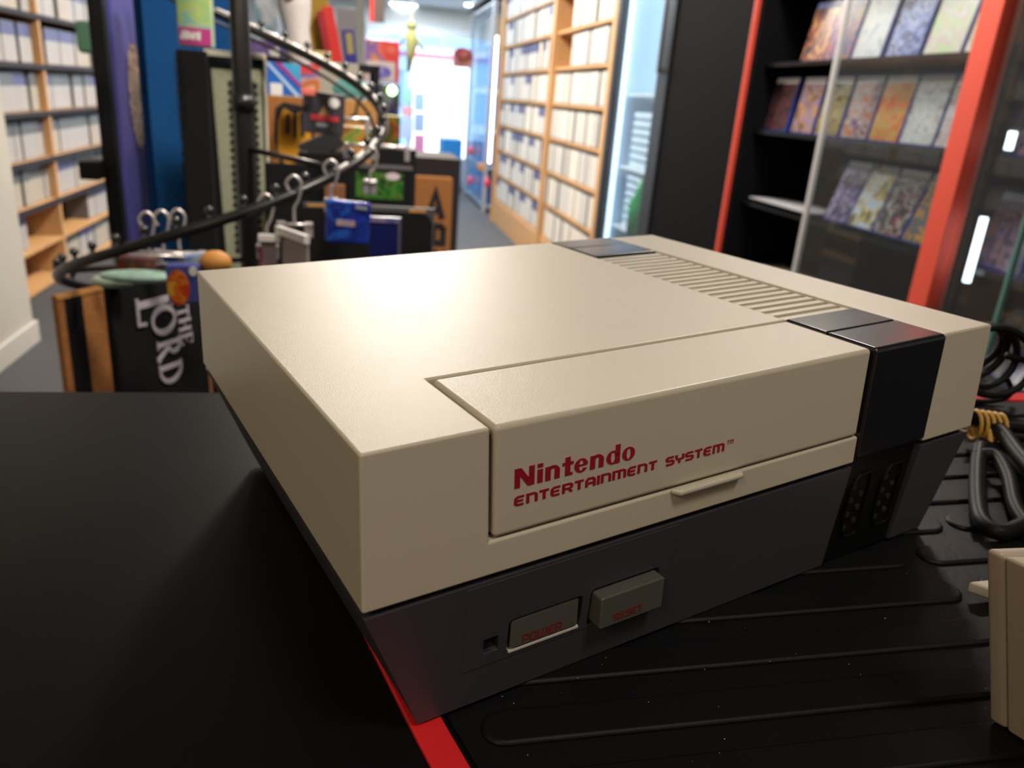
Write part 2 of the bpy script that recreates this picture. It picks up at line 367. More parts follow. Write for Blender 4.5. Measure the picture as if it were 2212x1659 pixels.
# controller port panel under the band
pp = MB()
pp.add([P3(184.9,1.0,-42.2),P3(224.9,1.0,-42.2),P3(224.9,7,-42.2),P3(184.9,7,-42.2),P3(184.9,3.6,-88.8),P3(224.0,3.6,-88.8),P3(224.0,9,-88.8),P3(184.9,9,-88.8)],
       [(0,1,2,3),(4,7,6,5),(0,4,5,1),(1,5,6,2),(2,6,7,3),(3,7,4,0)])
pnl = build(pp, 'port_panel', port, con, bevel=.5*M)
for cx in (194.8, 213.4):
    po = MB(); outl = []
    for (a, b) in ((5.6,-50.5),(7.0,-53),(7.0,-76),(5.6,-79),(-1.5,-79),(-4.6,-75),(-5.6,-70),(-5.6,-58),(-4.6,-54),(-1.5,-50.5)): outl.append((cx+a*.95, b))
    n = len(outl); yy = lambda z: 1.0+2.6*(-42.2-z)/46.6
    inn = [((p[0]-cx)*.84+cx, (p[1]+65)*.93-65) for p in outl]
    po.add([P3(a,yy(b)+1,b) for a,b in outl]+[P3(a,yy(b)-1.1,b) for a,b in outl]+[P3(a,yy(b)-1.1,b) for a,b in inn]+[P3(a,yy(b)+.8,b) for a,b in inn],
           [(i,(i+1)%n,(i+1)%n+n,i+n) for i in range(n)]+[(i+n,(i+1)%n+n,(i+1)%n+2*n,i+2*n) for i in range(n)]+[(i+2*n,(i+1)%n+2*n,(i+1)%n+3*n,i+3*n) for i in range(n)]+[tuple(range(3*n,4*n))])
    pt = build(po, 'controller_port', port, pnl, bevel=.25*M)
    pn = MB()
    for (dx, z) in ((-2.6,-56),(-2.6,-62),(-2.6,-68),(-2.6,-74),(2.6,-60),(2.6,-66),(2.6,-72)):
        pn.tube([P3(cx+dx,yy(z)-.6,z),P3(cx+dx,yy(z)+1.5,z)], 1.25*M, 10)
    build(pn, 'pin_sockets', deep, pnl)
for (fx, fy_) in ((30,18),(230,18),(30,180),(230,180)):
    build(MB().tube([P3(fx,fy_,-89.5),P3(fx,fy_,-88.5)], 6*M, 16), 'foot', black, con)

# ================================================================== COUNTER
ZT = -.0922                                                   # counter top in the console's frame
e0 = Vector((-.090,.3477)); e1 = Vector((.461,.0742)); ed = (e1-e0).normalized(); en = Vector((-ed.y, ed.x))
far = lambda t, n=0: e0+ed*t+en*n
wx = Vector((.937,-.349)).normalized()
pL = far(-.75); pR = far(1.35); near_ = Vector((-.35,-.95))*0 - Vector((.34,.94))*.75
cpoly = [pL, pR, pR+near_, pL+near_]
counter = thing('shop_counter', 'black counter slab with a red trim strip around its matted right half', 'counter', (0,0,ZT-.05), FG)
build(MB().prism([tuple(p) for p in cpoly], ZT-.045, ZT), 'counter_top', mat('black laminate', (.006,.006,.0065), .37, noise=(6,.12), bump=(900,.15,.0003), spec=.14), counter, bevel=.002)
red_tr = mat('red lacquered trim', (.85,.022,.025), .35)
fR = far(.11+.02); 
def inter_far(x): t = (x-e0.x)/ed.x; return far(t)
a0 = inter_far(.030); a1 = inter_far(.040)
strip = MB().prism([(-.0045,-.42),(.0055,-.42),(.0225,.0),(a1.x,a1.y),(a0.x,a0.y),(.0131,.0)], ZT, ZT+.0022)
build(strip, 'red_trim', red_tr, counter, bevel=.0006)
b0 = far((.040-e0.x)/ed.x); b1 = far(1.3)
build(MB().prism([tuple(b0), tuple(b1), tuple(b1-en*.012), tuple(b0-en*.012)], ZT, ZT+.0022), 'red_trim', red_tr, counter, bevel=.0006)
# solid plinth below the slab (plumb, in the room)
cw = [FG @ Vector((p.x,p.y,ZT-.045)) for p in [far(-.7,-.03), far(1.3,-.03), far(1.3,-.03)+near_*.9, far(-.7,-.03)+near_*.9]]
pl = MB().add([(p.x,p.y,0) for p in cw]+[(p.x,p.y,p.z) for p in cw], [(0,3,2,1),(4,5,6,7),(0,1,5,4),(1,2,6,5),(2,3,7,6),(3,0,4,7)])
pl.map(lambda p: FG.inverted() @ p)
build(pl, 'counter_base', black, counter)
# ribbed rubber mat
rub = mat('black rubber', (.0055,.0055,.006), .5, spec=.2, noise=(40,.15), bump=(420,.25,.0004))
mt = thing('ribbed_rubber_mat', 'black rubber mat with long raised ribs lying under the console', 'mat', (.2,0,ZT), FG)
m0 = inter_far(.043)-en*.014; m1 = far(1.25)-en*.014
mpoly = [(.0082,-.42),(.0245,0),(.043,m0.y),(m1.x,m1.y),(m1.x+near_.x,m1.y+near_.y)]
build(MB().prism(mpoly, ZT, ZT+.0012), 'mat_sheet', rub, mt)
u = Vector((.9325,-.361)); nn_ = Vector((.361,.9325))
def rib(c0, c1, n0, w=.0135):
    pts = []
    r = w/2
    A = u*c0+nn_*(n0+r); B = u*c1+nn_*(n0+r)
    for i in range(9):
        a = PI/2+PI*i/8; pts.append(A+u*r*math.cos(a)+nn_*r*math.sin(a))
    for i in range(9):
        a = -PI/2+PI*i/8; pts.append(B+u*r*math.cos(a)+nn_*r*math.sin(a))
    return pts
def ribmesh(c0, c1, n0, w=.0135):
    m = MB(); o = rib(c0,c1,n0,w); q = rib(c0,c1,n0+.0007,w-.0014)
    m.prism([tuple(p) for p in o], ZT+.001, ZT+.0027, top=[tuple(p) for p in q]); return m
cuts_c = [(.034,.40),(.034,.40),(.034,.2015),(.034,.2105),(.034,.40)]
for k in range(-4, 11):
    n0 = -.0012+.0225*k
    xs = .031-n0*.361*0
    c0 = (.034+(.04*n0 if n0 > 0 else .045*n0)-nn_.x*n0)/u.x
    # where this row meets the far edge of the mat
    cmax = .62
    if n0 > .03: cmax = min(cmax, (((e1+ed*0)-nn_*n0).dot(u)) if False else .62)
    rows = [(c0, cmax)]
    if k == 3: rows = [(c0,.202),(.222,.262),(.28,cmax)]
    if k == 2: rows = [(c0,.2095),(.232,cmax)]
    if k == 4: rows = [(c0,.235),(.252,cmax)]
    for (a, b) in rows:
        # clip against the mat's slanted far side
        for side in (b,):
            p = u*side+nn_*(n0+.016)
        lim = b
        while lim > a+.03 and ((u*lim+nn_*(n0+.016))-e0).dot(en) > -.018: lim -= .01
        st = a
        while st < lim-.03 and ((u*st+nn_*(n0+.016))-e0).dot(en) > -.018: st += .01
        if lim-st > .04: build(ribmesh(st, lim, n0), 'rib', rub, mt, bevel=.0009, seg=3)
# dust
ds = MB()
for i in range(48):
    t = random.random(); px = random.uniform(1040, 2190); py = random.uniform(1200, 1655)
    q = fg(px, py, z=ZT+.0030); r = random.choice([.00008,.00010,.00016])
    ds.ball(q, r, 6, sc=(random.uniform(.6,2),1,.5))
tag(build(ds, 'dust_specks', mat('pale dust', (.6,.58,.5), .8), frame=FG), 'tiny pale dust specks scattered on the black rubber mat', 'dust', kind='stuff')

# beige accessory on the right edge of the frame
bx = thing('beige_plastic_housing', 'tall beige plastic housing with a seam line at the right edge of the photo', 'game accessory', (.17,-.09,ZT+.003), FG)
B0 = Vector((.1629,-.0742)); uu = Vector((.915,-.404)); vv = Vector((.06,-.998)); T0 = Vector((.1465,-.0675))
def housing(s0, s1, zb=ZT+.0028, zt=-.0292, w=.075):
    b = [B0+vv*s0, B0+vv*s0+uu*w, B0+vv*s1+uu*w, B0+vv*s1]; t = [T0+vv*s0*.95, T0+vv*s0*.95+uu*w, T0+vv*s1*.95+uu*w, T0+vv*s1*.95]
    return MB().hexa([(p.x,p.y,zb) for p in b][::-1], [(p.x,p.y,zt) for p in t][::-1])
beige = mat('beige plastic', (.50,.41,.31), .42, noise=(30,.08), bump=(900,.2,.0002))
build(housing(0,.0048), 'rear_shell', beige, bx, bevel=.0016, seg=4)
build(housing(.0051,.07), 'front_shell', beige, bx, bevel=.0012, seg=4)
build(MB().hexa([(p.x,p.y,ZT+.004) for p in [B0+vv*.002+uu*.002, B0+vv*.002+uu*.06, B0+vv*.06+uu*.06, B0+vv*.06+uu*.002]][::-1], [(p.x,p.y,-.031) for p in [T0+vv*.002+uu*.002, T0+vv*.002+uu*.06, T0+vv*.06+uu*.06, T0+vv*.06+uu*.002]][::-1]), 'inner_core', deep, bx)
# cream flat piece behind it
c_ = fg(2092,1256,z=-.084)
cr = MB().prism([(c_.x,c_.y),(c_.x+.05*u.x,c_.y+.05*u.y+.002),(c_.x+.05*u.x-.01,c_.y+.05*u.y-.05),(c_.x+.012,c_.y-.030)], -.0885, -.0838)
tag(build(cr, 'cream_controller', cream_lip, frame=FG, bevel=.001, seg=3), 'flat cream plastic controller corner peeking out left of the beige housing', 'game controller')

# cables
cbl = mat('black rubber cable', (.007,.007,.007), .48, spec=.16)
def smooth_path(pts, n=8):
    out = []; P = [Vector(p) for p in pts]
    for i in range(len(P)-1):
        p0 = P[max(i-1,0)]; p1 = P[i]; p2 = P[i+1]; p3 = P[min(i+2,len(P)-1)]
        for k in range(n):
            t = k/n; out.append(.5*((2*p1)+(-p0+p2)*t+(2*p0-5*p1+4*p2-p3)*t*t+(-p0+3*p1-3*p2+p3)*t**3))
    out.append(P[-1]); return out
def cable(pl_, r):
    return smooth_path([fg(a,b,z=z) for a,b,z in pl_])
bun = thing('cable_bundle', 'folded thick black cable held by a yellow twist tie beside the console', 'cable', fg(2150,1000,z=ZT), FG)
cb = MB()
ZR = ZT+.0027
cb.tube(cable([(2330,1120,-.078),(2212,995,-.078),(2165,935,-.076),(2118,905,-.074),(2085,900,-.075)],0), .0040, 12)
cb.tube(cable([(2330,1090,-.081),(2240,1120,-.0855),(2170,1150,-.0855),(2125,1130,-.085),(2112,1080,-.084),(2112,1010,-.082),(2118,965,-.080)],0), .0036, 12)
cb.tube(cable([(2105,985,-.081),(2150,985,-.080),(2178,1030,-.082),(2192,1090,-.0845),(2215,1130,-.0855),(2260,1180,-.0855)],0), .0033, 12)
cb.tube(cable([(2110,960,-.084),(2160,980,-.0845),(2240,1040,-.0855),(2330,1100,-.0855)],0), .0042, 12)
cb.tube(cable([(2112,905,-.080),(2150,918,-.080),(2212,925,-.081),(2330,935,-.083)],0), .0028, 12)
cb.tube(cable([(2112,915,-.084),(2160,935,-.085),(2212,945,-.0855),(2330,960,-.0855)],0), .0028, 12)
build(cb, 'cable', cbl, bun, smooth=True)
tw = MB()
c1 = fg(2122,918,z=-.077)
for k in range(5):
    a = Vector((c1.x-.004+.0018*k, c1.y+.002-.0022*k, c1.z))
    tw.tube([a+Vector((.0065*math.cos(t)*.5, .0065*math.cos(t)*.85, .0078*math.sin(t))) for t in [2*PI*i/14 for i in range(14)]], .0011, 6, closed=True)
tw.tube(smooth_path([c1+Vector((-.002,-.004,.003)), c1+Vector((-.008,-.010,-.004)), c1+Vector((-.010,-.014,-.009))]), .0016, 6)
build(tw, 'twist_tie', mat('yellow twist tie', (.55,.30,.05), .5), bun, smooth=True)
coil = thing('coiled_cable', 'round coil of thin black cable behind the right end of the console', 'cable', fg(2140,800,z=ZT), FG)
cc = MB(); cen = fg(2128,775,z=-.062)
vr = (RN @ Vector((1,0,0))); vu = Vector((0,0,1))
for k in range(4):
    r = .0215-.0016*k; off = Vector((.002*k,.006*k-.006,0))
    cc.tube([cen+off+vr*(r*1.05*math.cos(t))+vu*(r*.92*math.sin(t)+.0008*k)+Vector((0,.004,0))*math.sin(t+k) for t in [2*PI*i/28 for i in range(28)]], .0022, 8, closed=True)
cc.tube(smooth_path([cen+vr*.012+vu*.002, cen+vr*.03-vu*.002, cen+vr*.06-vu*.004]), .0022, 8)
cc.tube(smooth_path([cen+vr*.016-vu*.012, cen+vr*.021-vu*.022, cen+vr*.012-vu*.027, cen-vr*.012-vu*.027]), .0016, 8)
build(cc, 'cable', cbl, coil, smooth=True)

# ================================================================== ROOM
XL, XR, YB, YF, ZC = -1.98, 1.86, -2.2, 15.5, 2.58
wall_m = mat('white painted wall', (.66,.65,.62), .7, noise=(3,.03), bump=(120,.1,.002))
floor_m = mat('charcoal carpet', (.05,.05,.056), .8, noise=(160,.25), bump=(300,.4,.003))
ceil_m = mat('white ceiling', (.62,.66,.70), .8, noise=(2,.03))
blackw = mat('black display board', (.005,.005,.006), .75, spec=.05)
struct(MB().box((XL-.2,YB-.1,-.12),(3.2,YF,0)), 'floor', floor_m)
struct(MB().box((XL-.2,YB-.1,ZC),(3.2,YF,ZC+.12)), 'ceiling', ceil_m)
struct(MB().box((XL-.15,YB-.1,0),(XL,YF,ZC)), 'wall_left', wall_m)
struct(MB().box((XR,YB-.1,0),(XR+.15,8.0,ZC)).box((3.0,8.0,0),(3.15,YF,ZC)).box((XR+.15,7.9,0),(3.15,8.0,ZC)), 'wall_right', wall_m)
struct(MB().box((XL-.2,YB-.1,0),(3.2,YB,ZC)), 'wall_back', wall_m)
fw = MB().box((XL,YF,0),(.15,YF+.15,ZC)).box((.15,YF,2.24),(3.0,YF+.15,ZC)).box((2.2,YF,0),(3.0,YF+.15,2.24))
struct(fw, 'wall_far', wall_m)
wx_ = -1.375
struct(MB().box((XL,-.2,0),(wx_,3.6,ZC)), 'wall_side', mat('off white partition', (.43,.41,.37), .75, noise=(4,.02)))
struct(MB().prism([(wx_,-.2),(wx_+.016,-.2),(wx_+.016,3.616),(XL,3.616),(XL,3.6),(wx_,3.6)], 0, .095), 'baseboard_side', mat('white gloss baseboard', (.50,.48,.45), .4), bevel=.004)
# shop front
alu = mat('white shopfront metal', (.7,.72,.75), .35)
struct(MB().box((.15,YF-.05,2.10),(2.2,YF+.02,2.24)).box((.15,YF-.03,1.88),(2.2,YF+.02,1.92)).box((.92,YF-.04,0),(1.0,YF+.03,2.1)).box((1.5,YF-.03,1.9),(1.54,YF+.02,2.1)).box((2.1,YF-.04,0),(2.2,YF+.03,2.1)).box((.15,YF-.04,0),(.22,YF+.03,2.1)), 'window_1', alu)
gp = MB().box((.22,YF-.005,.0),(.92,YF+.005,1.88)).box((.22,YF-.005,1.92),(1.5,YF+.005,2.1)).box((1.54,YF-.005,1.92),(2.1,YF+.005,2.1))
struct(gp, 'window_2', glass('shop window glass', (.55,.75,.95), .04))
# the mall outside
struct(MB().box((-6,YF,-.12),(9,40,-.002)), 'ground_outside', mat('pale paving', (.8,.8,.8), .3))
mf = thing('opposite_shop', 'bright white shop opposite the entrance with a pink fascia line', 'shop', (2,24,0))
build(MB().box((-6,24,0),(9,24.3,2.6)), 'shop_wall', mat('bright white facade', (.85,.85,.86), .6), mf)
build(MB().box((-6,23.9,2.05),(9,24,2.16)), 'fascia_line', mat('pink red fascia', (.7,.10,.16), .5), mf)
build(MB().box((.5,23.92,.7),(1.3,24,1.7)), 'poster', art('street poster', [(.2,.4,.4),(.6,.5,.5),(.4,.25,.3)], 3), mf)
# ------------------------------------------------------------------ bookcases
rail_m = mat('dark label rail', (.024,.021,.026), .6, spec=.2)
paper = mat('white paper insert', (.60,.60,.60), .45, noise=(90,.05))
paper_y = mat('cream paper insert', (.66,.61,.52), .45, noise=(90,.05))
clear_g = mat('smoky case top', (.13,.15,.16), .35)
clear_b = mat('blue grey case top', (.10,.11,.26), .3)
case_d = mat('case edge', (.12,.12,.13), .4)
def casemesh(nm, facing, pm, cm, h=.188, t=.0135, d=.135, split=.66):
    # facing: +1 spine looks to +x, -1 spine looks to -x; origin at the spine's foot
    f = facing; m = MB()
    m.box((0,-t/2,0),(-f*d,t/2,h),0)
    m.box((f*.0012,-t/2+.0010,.006),(0,t/2-.0010,h*split),1)
    m.box((f*.0012,-t/2+.0010,h*split+.001),(0,t/2-.0010,h-.004),2)
    return m.data(nm, [case_d, pm, cm])
def bookcase(nm, lab, xf, facing, depth, ys, zs, top, railz=None, rail=None, pt=.014, rec=.004):
    th = thing(nm, lab, 'bookcase', (xf, (ys[0]+ys[-1])/2, 0)); f = facing; xb = xf-f*depth
    for y in ys: build(MB().box((xf,y-pt,0),(xb,y+pt,top)), 'side_panel', pine, th, bevel=.001)
    for z in zs:
        build(MB().box((xf-f*rec,ys[0],z-.018),(xb,ys[-1],z)), 'shelf_board', pine, th)
    if railz:
        for z in railz: build(MB().box((xf+f*.010,ys[0],z-.024),(xf-f*.003,ys[-1],z+.001)), 'label_rail', rail or rail_m, th)
    build(MB().box((xb+f*.008,ys[0],0),(xb,ys[-1],top)), 'back_panel', pine, th)
    build(MB().box((xf-f*.02,ys[0],0),(xf-f*.035,ys[-1],zs[0]-.02)), 'plinth', pine, th)
    return th
ptc = MB()
def fillshelf(xf, facing, y0, y1, z, meshes, count, label, group, stuff, rng, inset=.012, h=.188):
    """stands cases side by side from y0 on; the first `count` are things, the rest join one lot"""
    y = y0+.02; k = 0
    while y < y1-.03:
        run = rng.randint(5, 16); mi = rng.choice(range(len(meshes))); ins = inset+rng.uniform(-.004,.012)
        for i in range(run):
            if y > y1-.03: break
            t = .0146
            if k < count:
                o = bpy.data.objects.new('game_case', meshes[mi]); COL.objects.link(o); o.location = (xf-facing*ins, y+t/2, z); tag(o, label, 'game case', group)
            else:
                b = stuff.setdefault(mi, MB()); f = facing; X = xf-f*ins; hh = h
                b.box((X,y+.0005,z),(X-f*.135,y+.0140,z+hh),0); b.box((X+f*.0012,y+.0015,z+.006),(X,y+.013,z+hh*.66),1+mi*2); b.box((X+f*.0012,y+.0015,z+hh*.665),(X,y+.013,z+hh-.004),2+mi*2)
            y += t+(.0004 if rng.random() < .8 else .002); k += 1
        y += rng.choice([.004,.012,.03])
rng = random.Random(3)
LX = -1.63
lz = [.03,.235,.445,.67,.905,1.137,1.38,1.62]
ly = [3.72,4.86,5.95,7.05,8.15]
bookcase('wooden_bookcase', 'pine bookcase full of game cases along the left wall, behind the white partition', LX, 1, .33, ly, lz, 2.05, lz[2:])
paper_l = mat('grey white insert', (.44,.43,.44), .45, noise=(90,.06)); paper_m = mat('dull cream insert', (.46,.42,.37), .45, noise=(90,.06))
lm = [casemesh('left case a', 1, paper_l, clear_g), casemesh('left case b', 1, paper_l, clear_b), casemesh('left case c', 1, paper_m, clear_g)]
stf = {}
names = ['lowest','second lowest','third lowest','fourth','fifth','sixth','seventh','top']
for i, z in enumerate(lz[:7]):
    for j in range(4):
        if i == 0 and j != 1: continue
        if i == 1 and j == 0: y0, y1 = ly[j]+.02, ly[j]+.75
        elif i == 1: y0, y1 = ly[j]+.55, ly[j+1]
        else: y0, y1 = ly[j], ly[j+1]
        fillshelf(LX-.02, 1, y0, y1, z+.0005, lm, 27 if j == 0 and i > 1 else 0, 'white spined game case near the partition, %s shelf of left bookcase' % names[i], 'game cases on the %s shelf of the left bookcase' % names[i], stf, rng)
def stuffobj(nm, label, parts, cols):
    m = MB()
    for b in parts.values():
        o = len(m.v); m.v += b.v; m.f += [tuple(i+o for i in f) for f in b.f]; m.m += b.m
    return tag(build(m, nm, cols), label, 'game cases', kind='stuff')
stuffobj('game_case_rows', 'further rows of white spined game cases filling the left bookcase', stf, [case_d, paper_l, clear_g, paper_l, clear_b, paper_m, clear_g])
RX = 1.30
pitch = .2265; rz0 = .236
rzs = [rz0+pitch*i for i in range(9)]
ry = [4.27,5.66,7.75]
bookcase('wooden_bookcase', 'pine bookcase with pale game cases on the right, between drinks fridge and entrance', RX, -1, .33, ry, rzs, 2.30, None, pt=.032, rec=.03)
cream_c = mat('ivory case insert', (.74,.71,.66), .4, noise=(90,.04)); 
rm = [casemesh('right case a', -1, cream_c, cream_c), casemesh('right case b', -1, paper, paper), casemesh('right case c', -1, paper, clear_b)]
stf = {}
rn = ['lowest','second lowest','third','fourth','fifth','sixth','seventh','eighth','top']
for i, z in enumerate(rzs):
    for j in range(2):
        y0, y1 = ry[j]+.02, ry[j+1]-.02
        ms = rm[:2] if j == 0 else rm
        if j == 0 and i in (5,6): y1 -= .35
        fillshelf(RX+.02, -1, y0, y1, z+.0005, ms, 18 if j == 0 and i < 9 else 0, 'pale game case at the near end, %s shelf of right bookcase' % rn[i], 'game cases on the %s shelf of the right bookcase' % rn[i], stf, rng)
stuffobj('game_case_rows', 'further rows of pale game cases filling the right bookcase', stf, [case_d, cream_c, cream_c, paper, paper, paper, clear_b])

# ------------------------------------------------------------------ drinks fridge
fr = thing('glass_door_fridge', 'tall black fridge with a lit glass door between bookcase and black board', 'fridge', (1.55,3.8,0))
y0, y1, zt = 3.42, 4.22, 2.1
build(MB().box((1.34,y0,0),(1.84,y0+.03,zt)).box((1.34,y1-.03,0),(1.84,y1,zt)).box((1.81,y0,0),(1.84,y1,zt)).box((1.34,y0,zt-.12),(1.84,y1,zt)).box((1.34,y0,0),(1.84,y1,.25)), 'cabinet', blackw, fr)
wi = mat('white fridge lining', (.55,.68,.82), .35)
build(MB().box((1.36,y0+.03,.25),(1.81,y0+.04,zt-.12)).box((1.36,y1-.04,.25),(1.81,y1-.03,zt-.12)).box((1.79,y0+.03,.25),(1.81,y1-.03,zt-.12)), 'lining', wi, fr)
dr = build(MB().box((1.30,y0,.22),(1.335,y0+.13,zt-.05)).box((1.30,y1-.045,.22),(1.335,y1,zt-.05)).box((1.30,y0,zt-.12),(1.335,y1,zt-.05)).box((1.30,y0,.22),(1.335,y1,.29)), 'door_frame', mat('dark door frame', (.02,.022,.028), .35), fr, bevel=.003)
build(MB().box((1.315,y0+.13,.29),(1.32,y1-.045,zt-.12)), 'door_glass', glass('fridge glass', (.92,.97,1), .02), fr)
build(MB().box((1.27,y0+.05,1.30),(1.285,y0+.065,1.62)).box((1.285,y0+.05,1.30),(1.30,y0+.065,1.32)).box((1.285,y0+.05,1.60),(1.30,y0+.065,1.62)), 'door_handle', mat('bright metal', (.7,.66,.62), .25, metal=1), fr)
for z in (.55,.86,1.22): build(MB().box((1.38,y0+.05,z-.012),(1.78,y1-.05,z)), 'wire_shelf', mat('white wire shelf', (.7,.75,.8), .4), fr)
build(MB().box((1.342,y1-.075,.3),(1.36,y1-.05,zt-.14)), 'light_tube', mat('fridge tube', (.62,.82,1), .5, emit=2.5), fr)
ice = mat('pale blue tray', (.55,.65,.78), .3)
for z0, k in ((.551,7),(.861,7)):
    for i in range(k):
        m = MB().box((1.40,3.62,z0+i*.040),(1.70,4.08,z0+.030+i*.040))
        tag(build(m, 'storage_tray', ice, bevel=.006), 'pale blue tray stacked inside the fridge on its %s shelf' % ('lower' if z0 < .7 else 'middle'), 'tray', 'pale trays stacked in the fridge')
tag(build(MB().tube([(1.385,3.66,.8605),(1.385,3.66,1.0),(1.385,3.66,1.04),(1.385,3.66,1.10)], [.030,.030,.012,.012], 14), 'drink_bottle', mat('pink drink', (.65,.05,.16), .3), smooth=True), 'pink drink bottle on the middle fridge shelf', 'bottle')
tag(build(MB().tube([(1.385,3.80,.5505),(1.385,3.80,.70),(1.385,3.80,.76),(1.385,3.80,.82)], [.05,.052,.02,.018], 14), 'drink_bottle', mat('green drink', (.02,.30,.08), .3), smooth=True), 'green bottle low in the fridge behind the glass door', 'bottle')
# black board
tag(build(MB().box((1.31,2.70,0),(1.84,3.41,2.5)), 'black_partition', blackw, bevel=.004), 'plain matte black panel between the fridge and the red framed cabinet', 'panel')

# ------------------------------------------------------------------ red framed glass cabinets
red_f = mat('red cabinet frame', (.72,.085,.05), .4)
cab = thing('display_cabinet', 'black glass fronted display cabinet with red posts, full of game cases, on the right', 'display cabinet', (1.55,1.6,0))
for (a, b) in ((2.655,2.672),(1.548,1.612)): build(MB().box((1.285,a,0),(1.33,b,2.4)), 'red_post', red_f, cab, bevel=.002)
build(MB().box((1.30,2.63,0),(1.84,2.655,2.4)), 'side_panel', blackw, cab)
build(MB().box((1.34,1.555,0),(1.84,1.60,2.4)), 'divider', blackw, cab)
build(MB().box((1.82,.2,0),(1.85,2.63,2.4)), 'back_panel', blackw, cab)
build(MB().box((1.30,.2,0),(1.84,2.63,.4)), 'base', blackw, cab)
build(MB().box((1.30,.2,2.3),(1.84,2.63,2.4)), 'top_panel', blackw, cab)
shb = mat('black glass shelf', (.008,.009,.010), .2, spec=.3)
CZ = [.43,.655,.875,1.112,1.322,1.56]
for z in CZ[1:]:
    build(MB().box((1.335,1.612,z-.012),(1.82,2.63,z)), 'shelf', shb, cab)
    build(MB().box((1.335,.2,z-.012),(1.82,1.55,z)), 'shelf', shb, cab)
sil = mat('silver edge strip', (.62,.61,.6), .35, metal=.3)
gd = build(MB().box((1.300,1.615,.42),(1.305,2.14,2.28)), 'glass_door', glass('cabinet glass', (.88,.92,.93), .018), cab)
build(MB().box((1.296,2.138,.42),(1.309,2.152,2.28)), 'door_edge_strip', sil, gd)
gd = build(MB().box((1.300,.3,.42),(1.305,1.53,2.28)), 'glass_door', glass('cabinet glass'), cab)
build(MB().box((1.297,1.353,.42),(1.308,1.361,2.28)), 'door_edge_strip', mat('green glass edge', (.10,.22,.2), .2), gd)
blue_c = mat('blue case plastic', (.015,.035,.22), .25)
COVERS = {}
def gcase(nm, y, z, label, cols, banner, tilt, w=.128, h=.17, x=1.37, seed=0, group=None, case=blue_c, yaw=0, scale=26):
    """game case leaning back on the shelf, cover facing the aisle"""
    o = thing(nm, label, 'game case', (x, y, z), group=group)
    o.rotation_euler = (0, math.radians(tilt), math.radians(yaw))
    build(MB().box((x,y-w/2,z),(x+.014,y+w/2,z+h)), 'case', case, o, bevel=.0015)
    zt_ = z+h-.004 if not banner else z+h-.022
    build(MB().box((x-.0008,y-w/2+.006,z+.005),(x,y+w/2-.003,zt_)), 'cover_picture', art('cover %d' % seed, cols, scale, seed), o)
    if banner: build(MB().box((x-.0008,y-w/2+.006,z+h-.021),(x,y+w/2-.003,z+h-.004)), 'cover_banner', mat('banner %s' % str(banner), banner, .35), o)
    return o
W = (.78,.78,.80); DB = (.02,.07,.35)
dk = (.02,.018,.025)
r1 = [(2.40,'dark cover with an orange figure and a blue banner',[dk,(.35,.09,.02),(.08,.03,.08),(.6,.3,.08)],DB),
      (2.265,'deep blue and red cover behind the silver door edge',[(.02,.02,.12),(.04,.04,.25),(.35,.04,.03),(.2,.12,.04)],None),
      (2.12,'pale grey white cover just right of the silver door edge',[(.35,.4,.45),(.6,.6,.6),(.45,.5,.6),(.62,.55,.55)],None),
      (1.965,'bluish violet cover with a pale side stripe',[(.08,.08,.22),(.15,.2,.5),(.4,.42,.7),(.1,.1,.2)],None),
      (1.815,'pastel pink and green cover',[(.5,.6,.35),(.65,.45,.45),(.6,.62,.62),(.6,.5,.3)],None),
      (1.672,'sandy tan cover next to the wide red post',[(.5,.36,.2),(.65,.52,.35),(.35,.22,.2),(.62,.55,.5)],None)]
for i, (y, l, c, b) in enumerate(r1): gcase('game_case', y, 1.3225, l+', top cabinet row', c, b, 10, w=.136, h=.178, seed=10+i)
r2 = [(2.535,'near black cover with faint dark red marks and white banner',[dk,(.05,.02,.025),(.12,.03,.03),(.04,.03,.04)],W),
      (2.365,'brown gold cover with a blue patch and white banner',[(.12,.06,.03),(.35,.2,.04),(.15,.15,.4),(.4,.2,.05)],W),
      (2.225,'dark cover with yellow shapes and white banner, behind the silver door edge',[dk,(.4,.3,.03),(.1,.08,.1),(.35,.3,.12)],W),
      (2.085,'purple and orange crowded cover with white banner',[(.1,.03,.15),(.45,.25,.15),(.35,.35,.4),(.4,.12,.04)],W),
      (1.95,'bright orange cover with white banner',[(.55,.09,.02),(.6,.28,.03),(.35,.25,.08),(.6,.15,.04)],W),
      (1.817,'pale grey cover with small sketchy figures',[(.55,.55,.57),(.45,.42,.42),(.6,.6,.6),(.35,.28,.28)],None),
      (1.685,'pinkish white cover next to the wide red post',[(.6,.56,.56),(.4,.3,.3),(.6,.52,.5),(.3,.22,.24)],None)]
for i, (y, l, c, b) in enumerate(r2): gcase('game_case', y, 1.1125, l+', middle cabinet row', c, b, 8, seed=20+i, w=.150 if i == 0 else .128, h=.172, x=1.36)
r3 = [(2.075,'dark violet cover with white banner',[dk,(.12,.06,.2),(.3,.25,.4),(.05,.04,.08)],W),
      (1.955,'light sky cover with yellow lower half',[(.4,.45,.6),(.5,.5,.5),(.45,.32,.05),(.12,.1,.08)],None),
      (1.835,'black and dark red cover with white banner',[dk,(.2,.03,.03),(.35,.35,.33),(.06,.04,.04)],W),
      (1.712,'black cover with a fiery orange burst and white banner',[(.03,.03,.03),(.5,.25,.05),(.08,.07,.07),(.1,.1,.1)],W)]
for i, (y, l, c, b) in enumerate(r3): gcase('game_case', y, .885, l+', lower cabinet row', c, b, 17, seed=30+i, w=.118, x=1.35, h=.18, yaw=0)
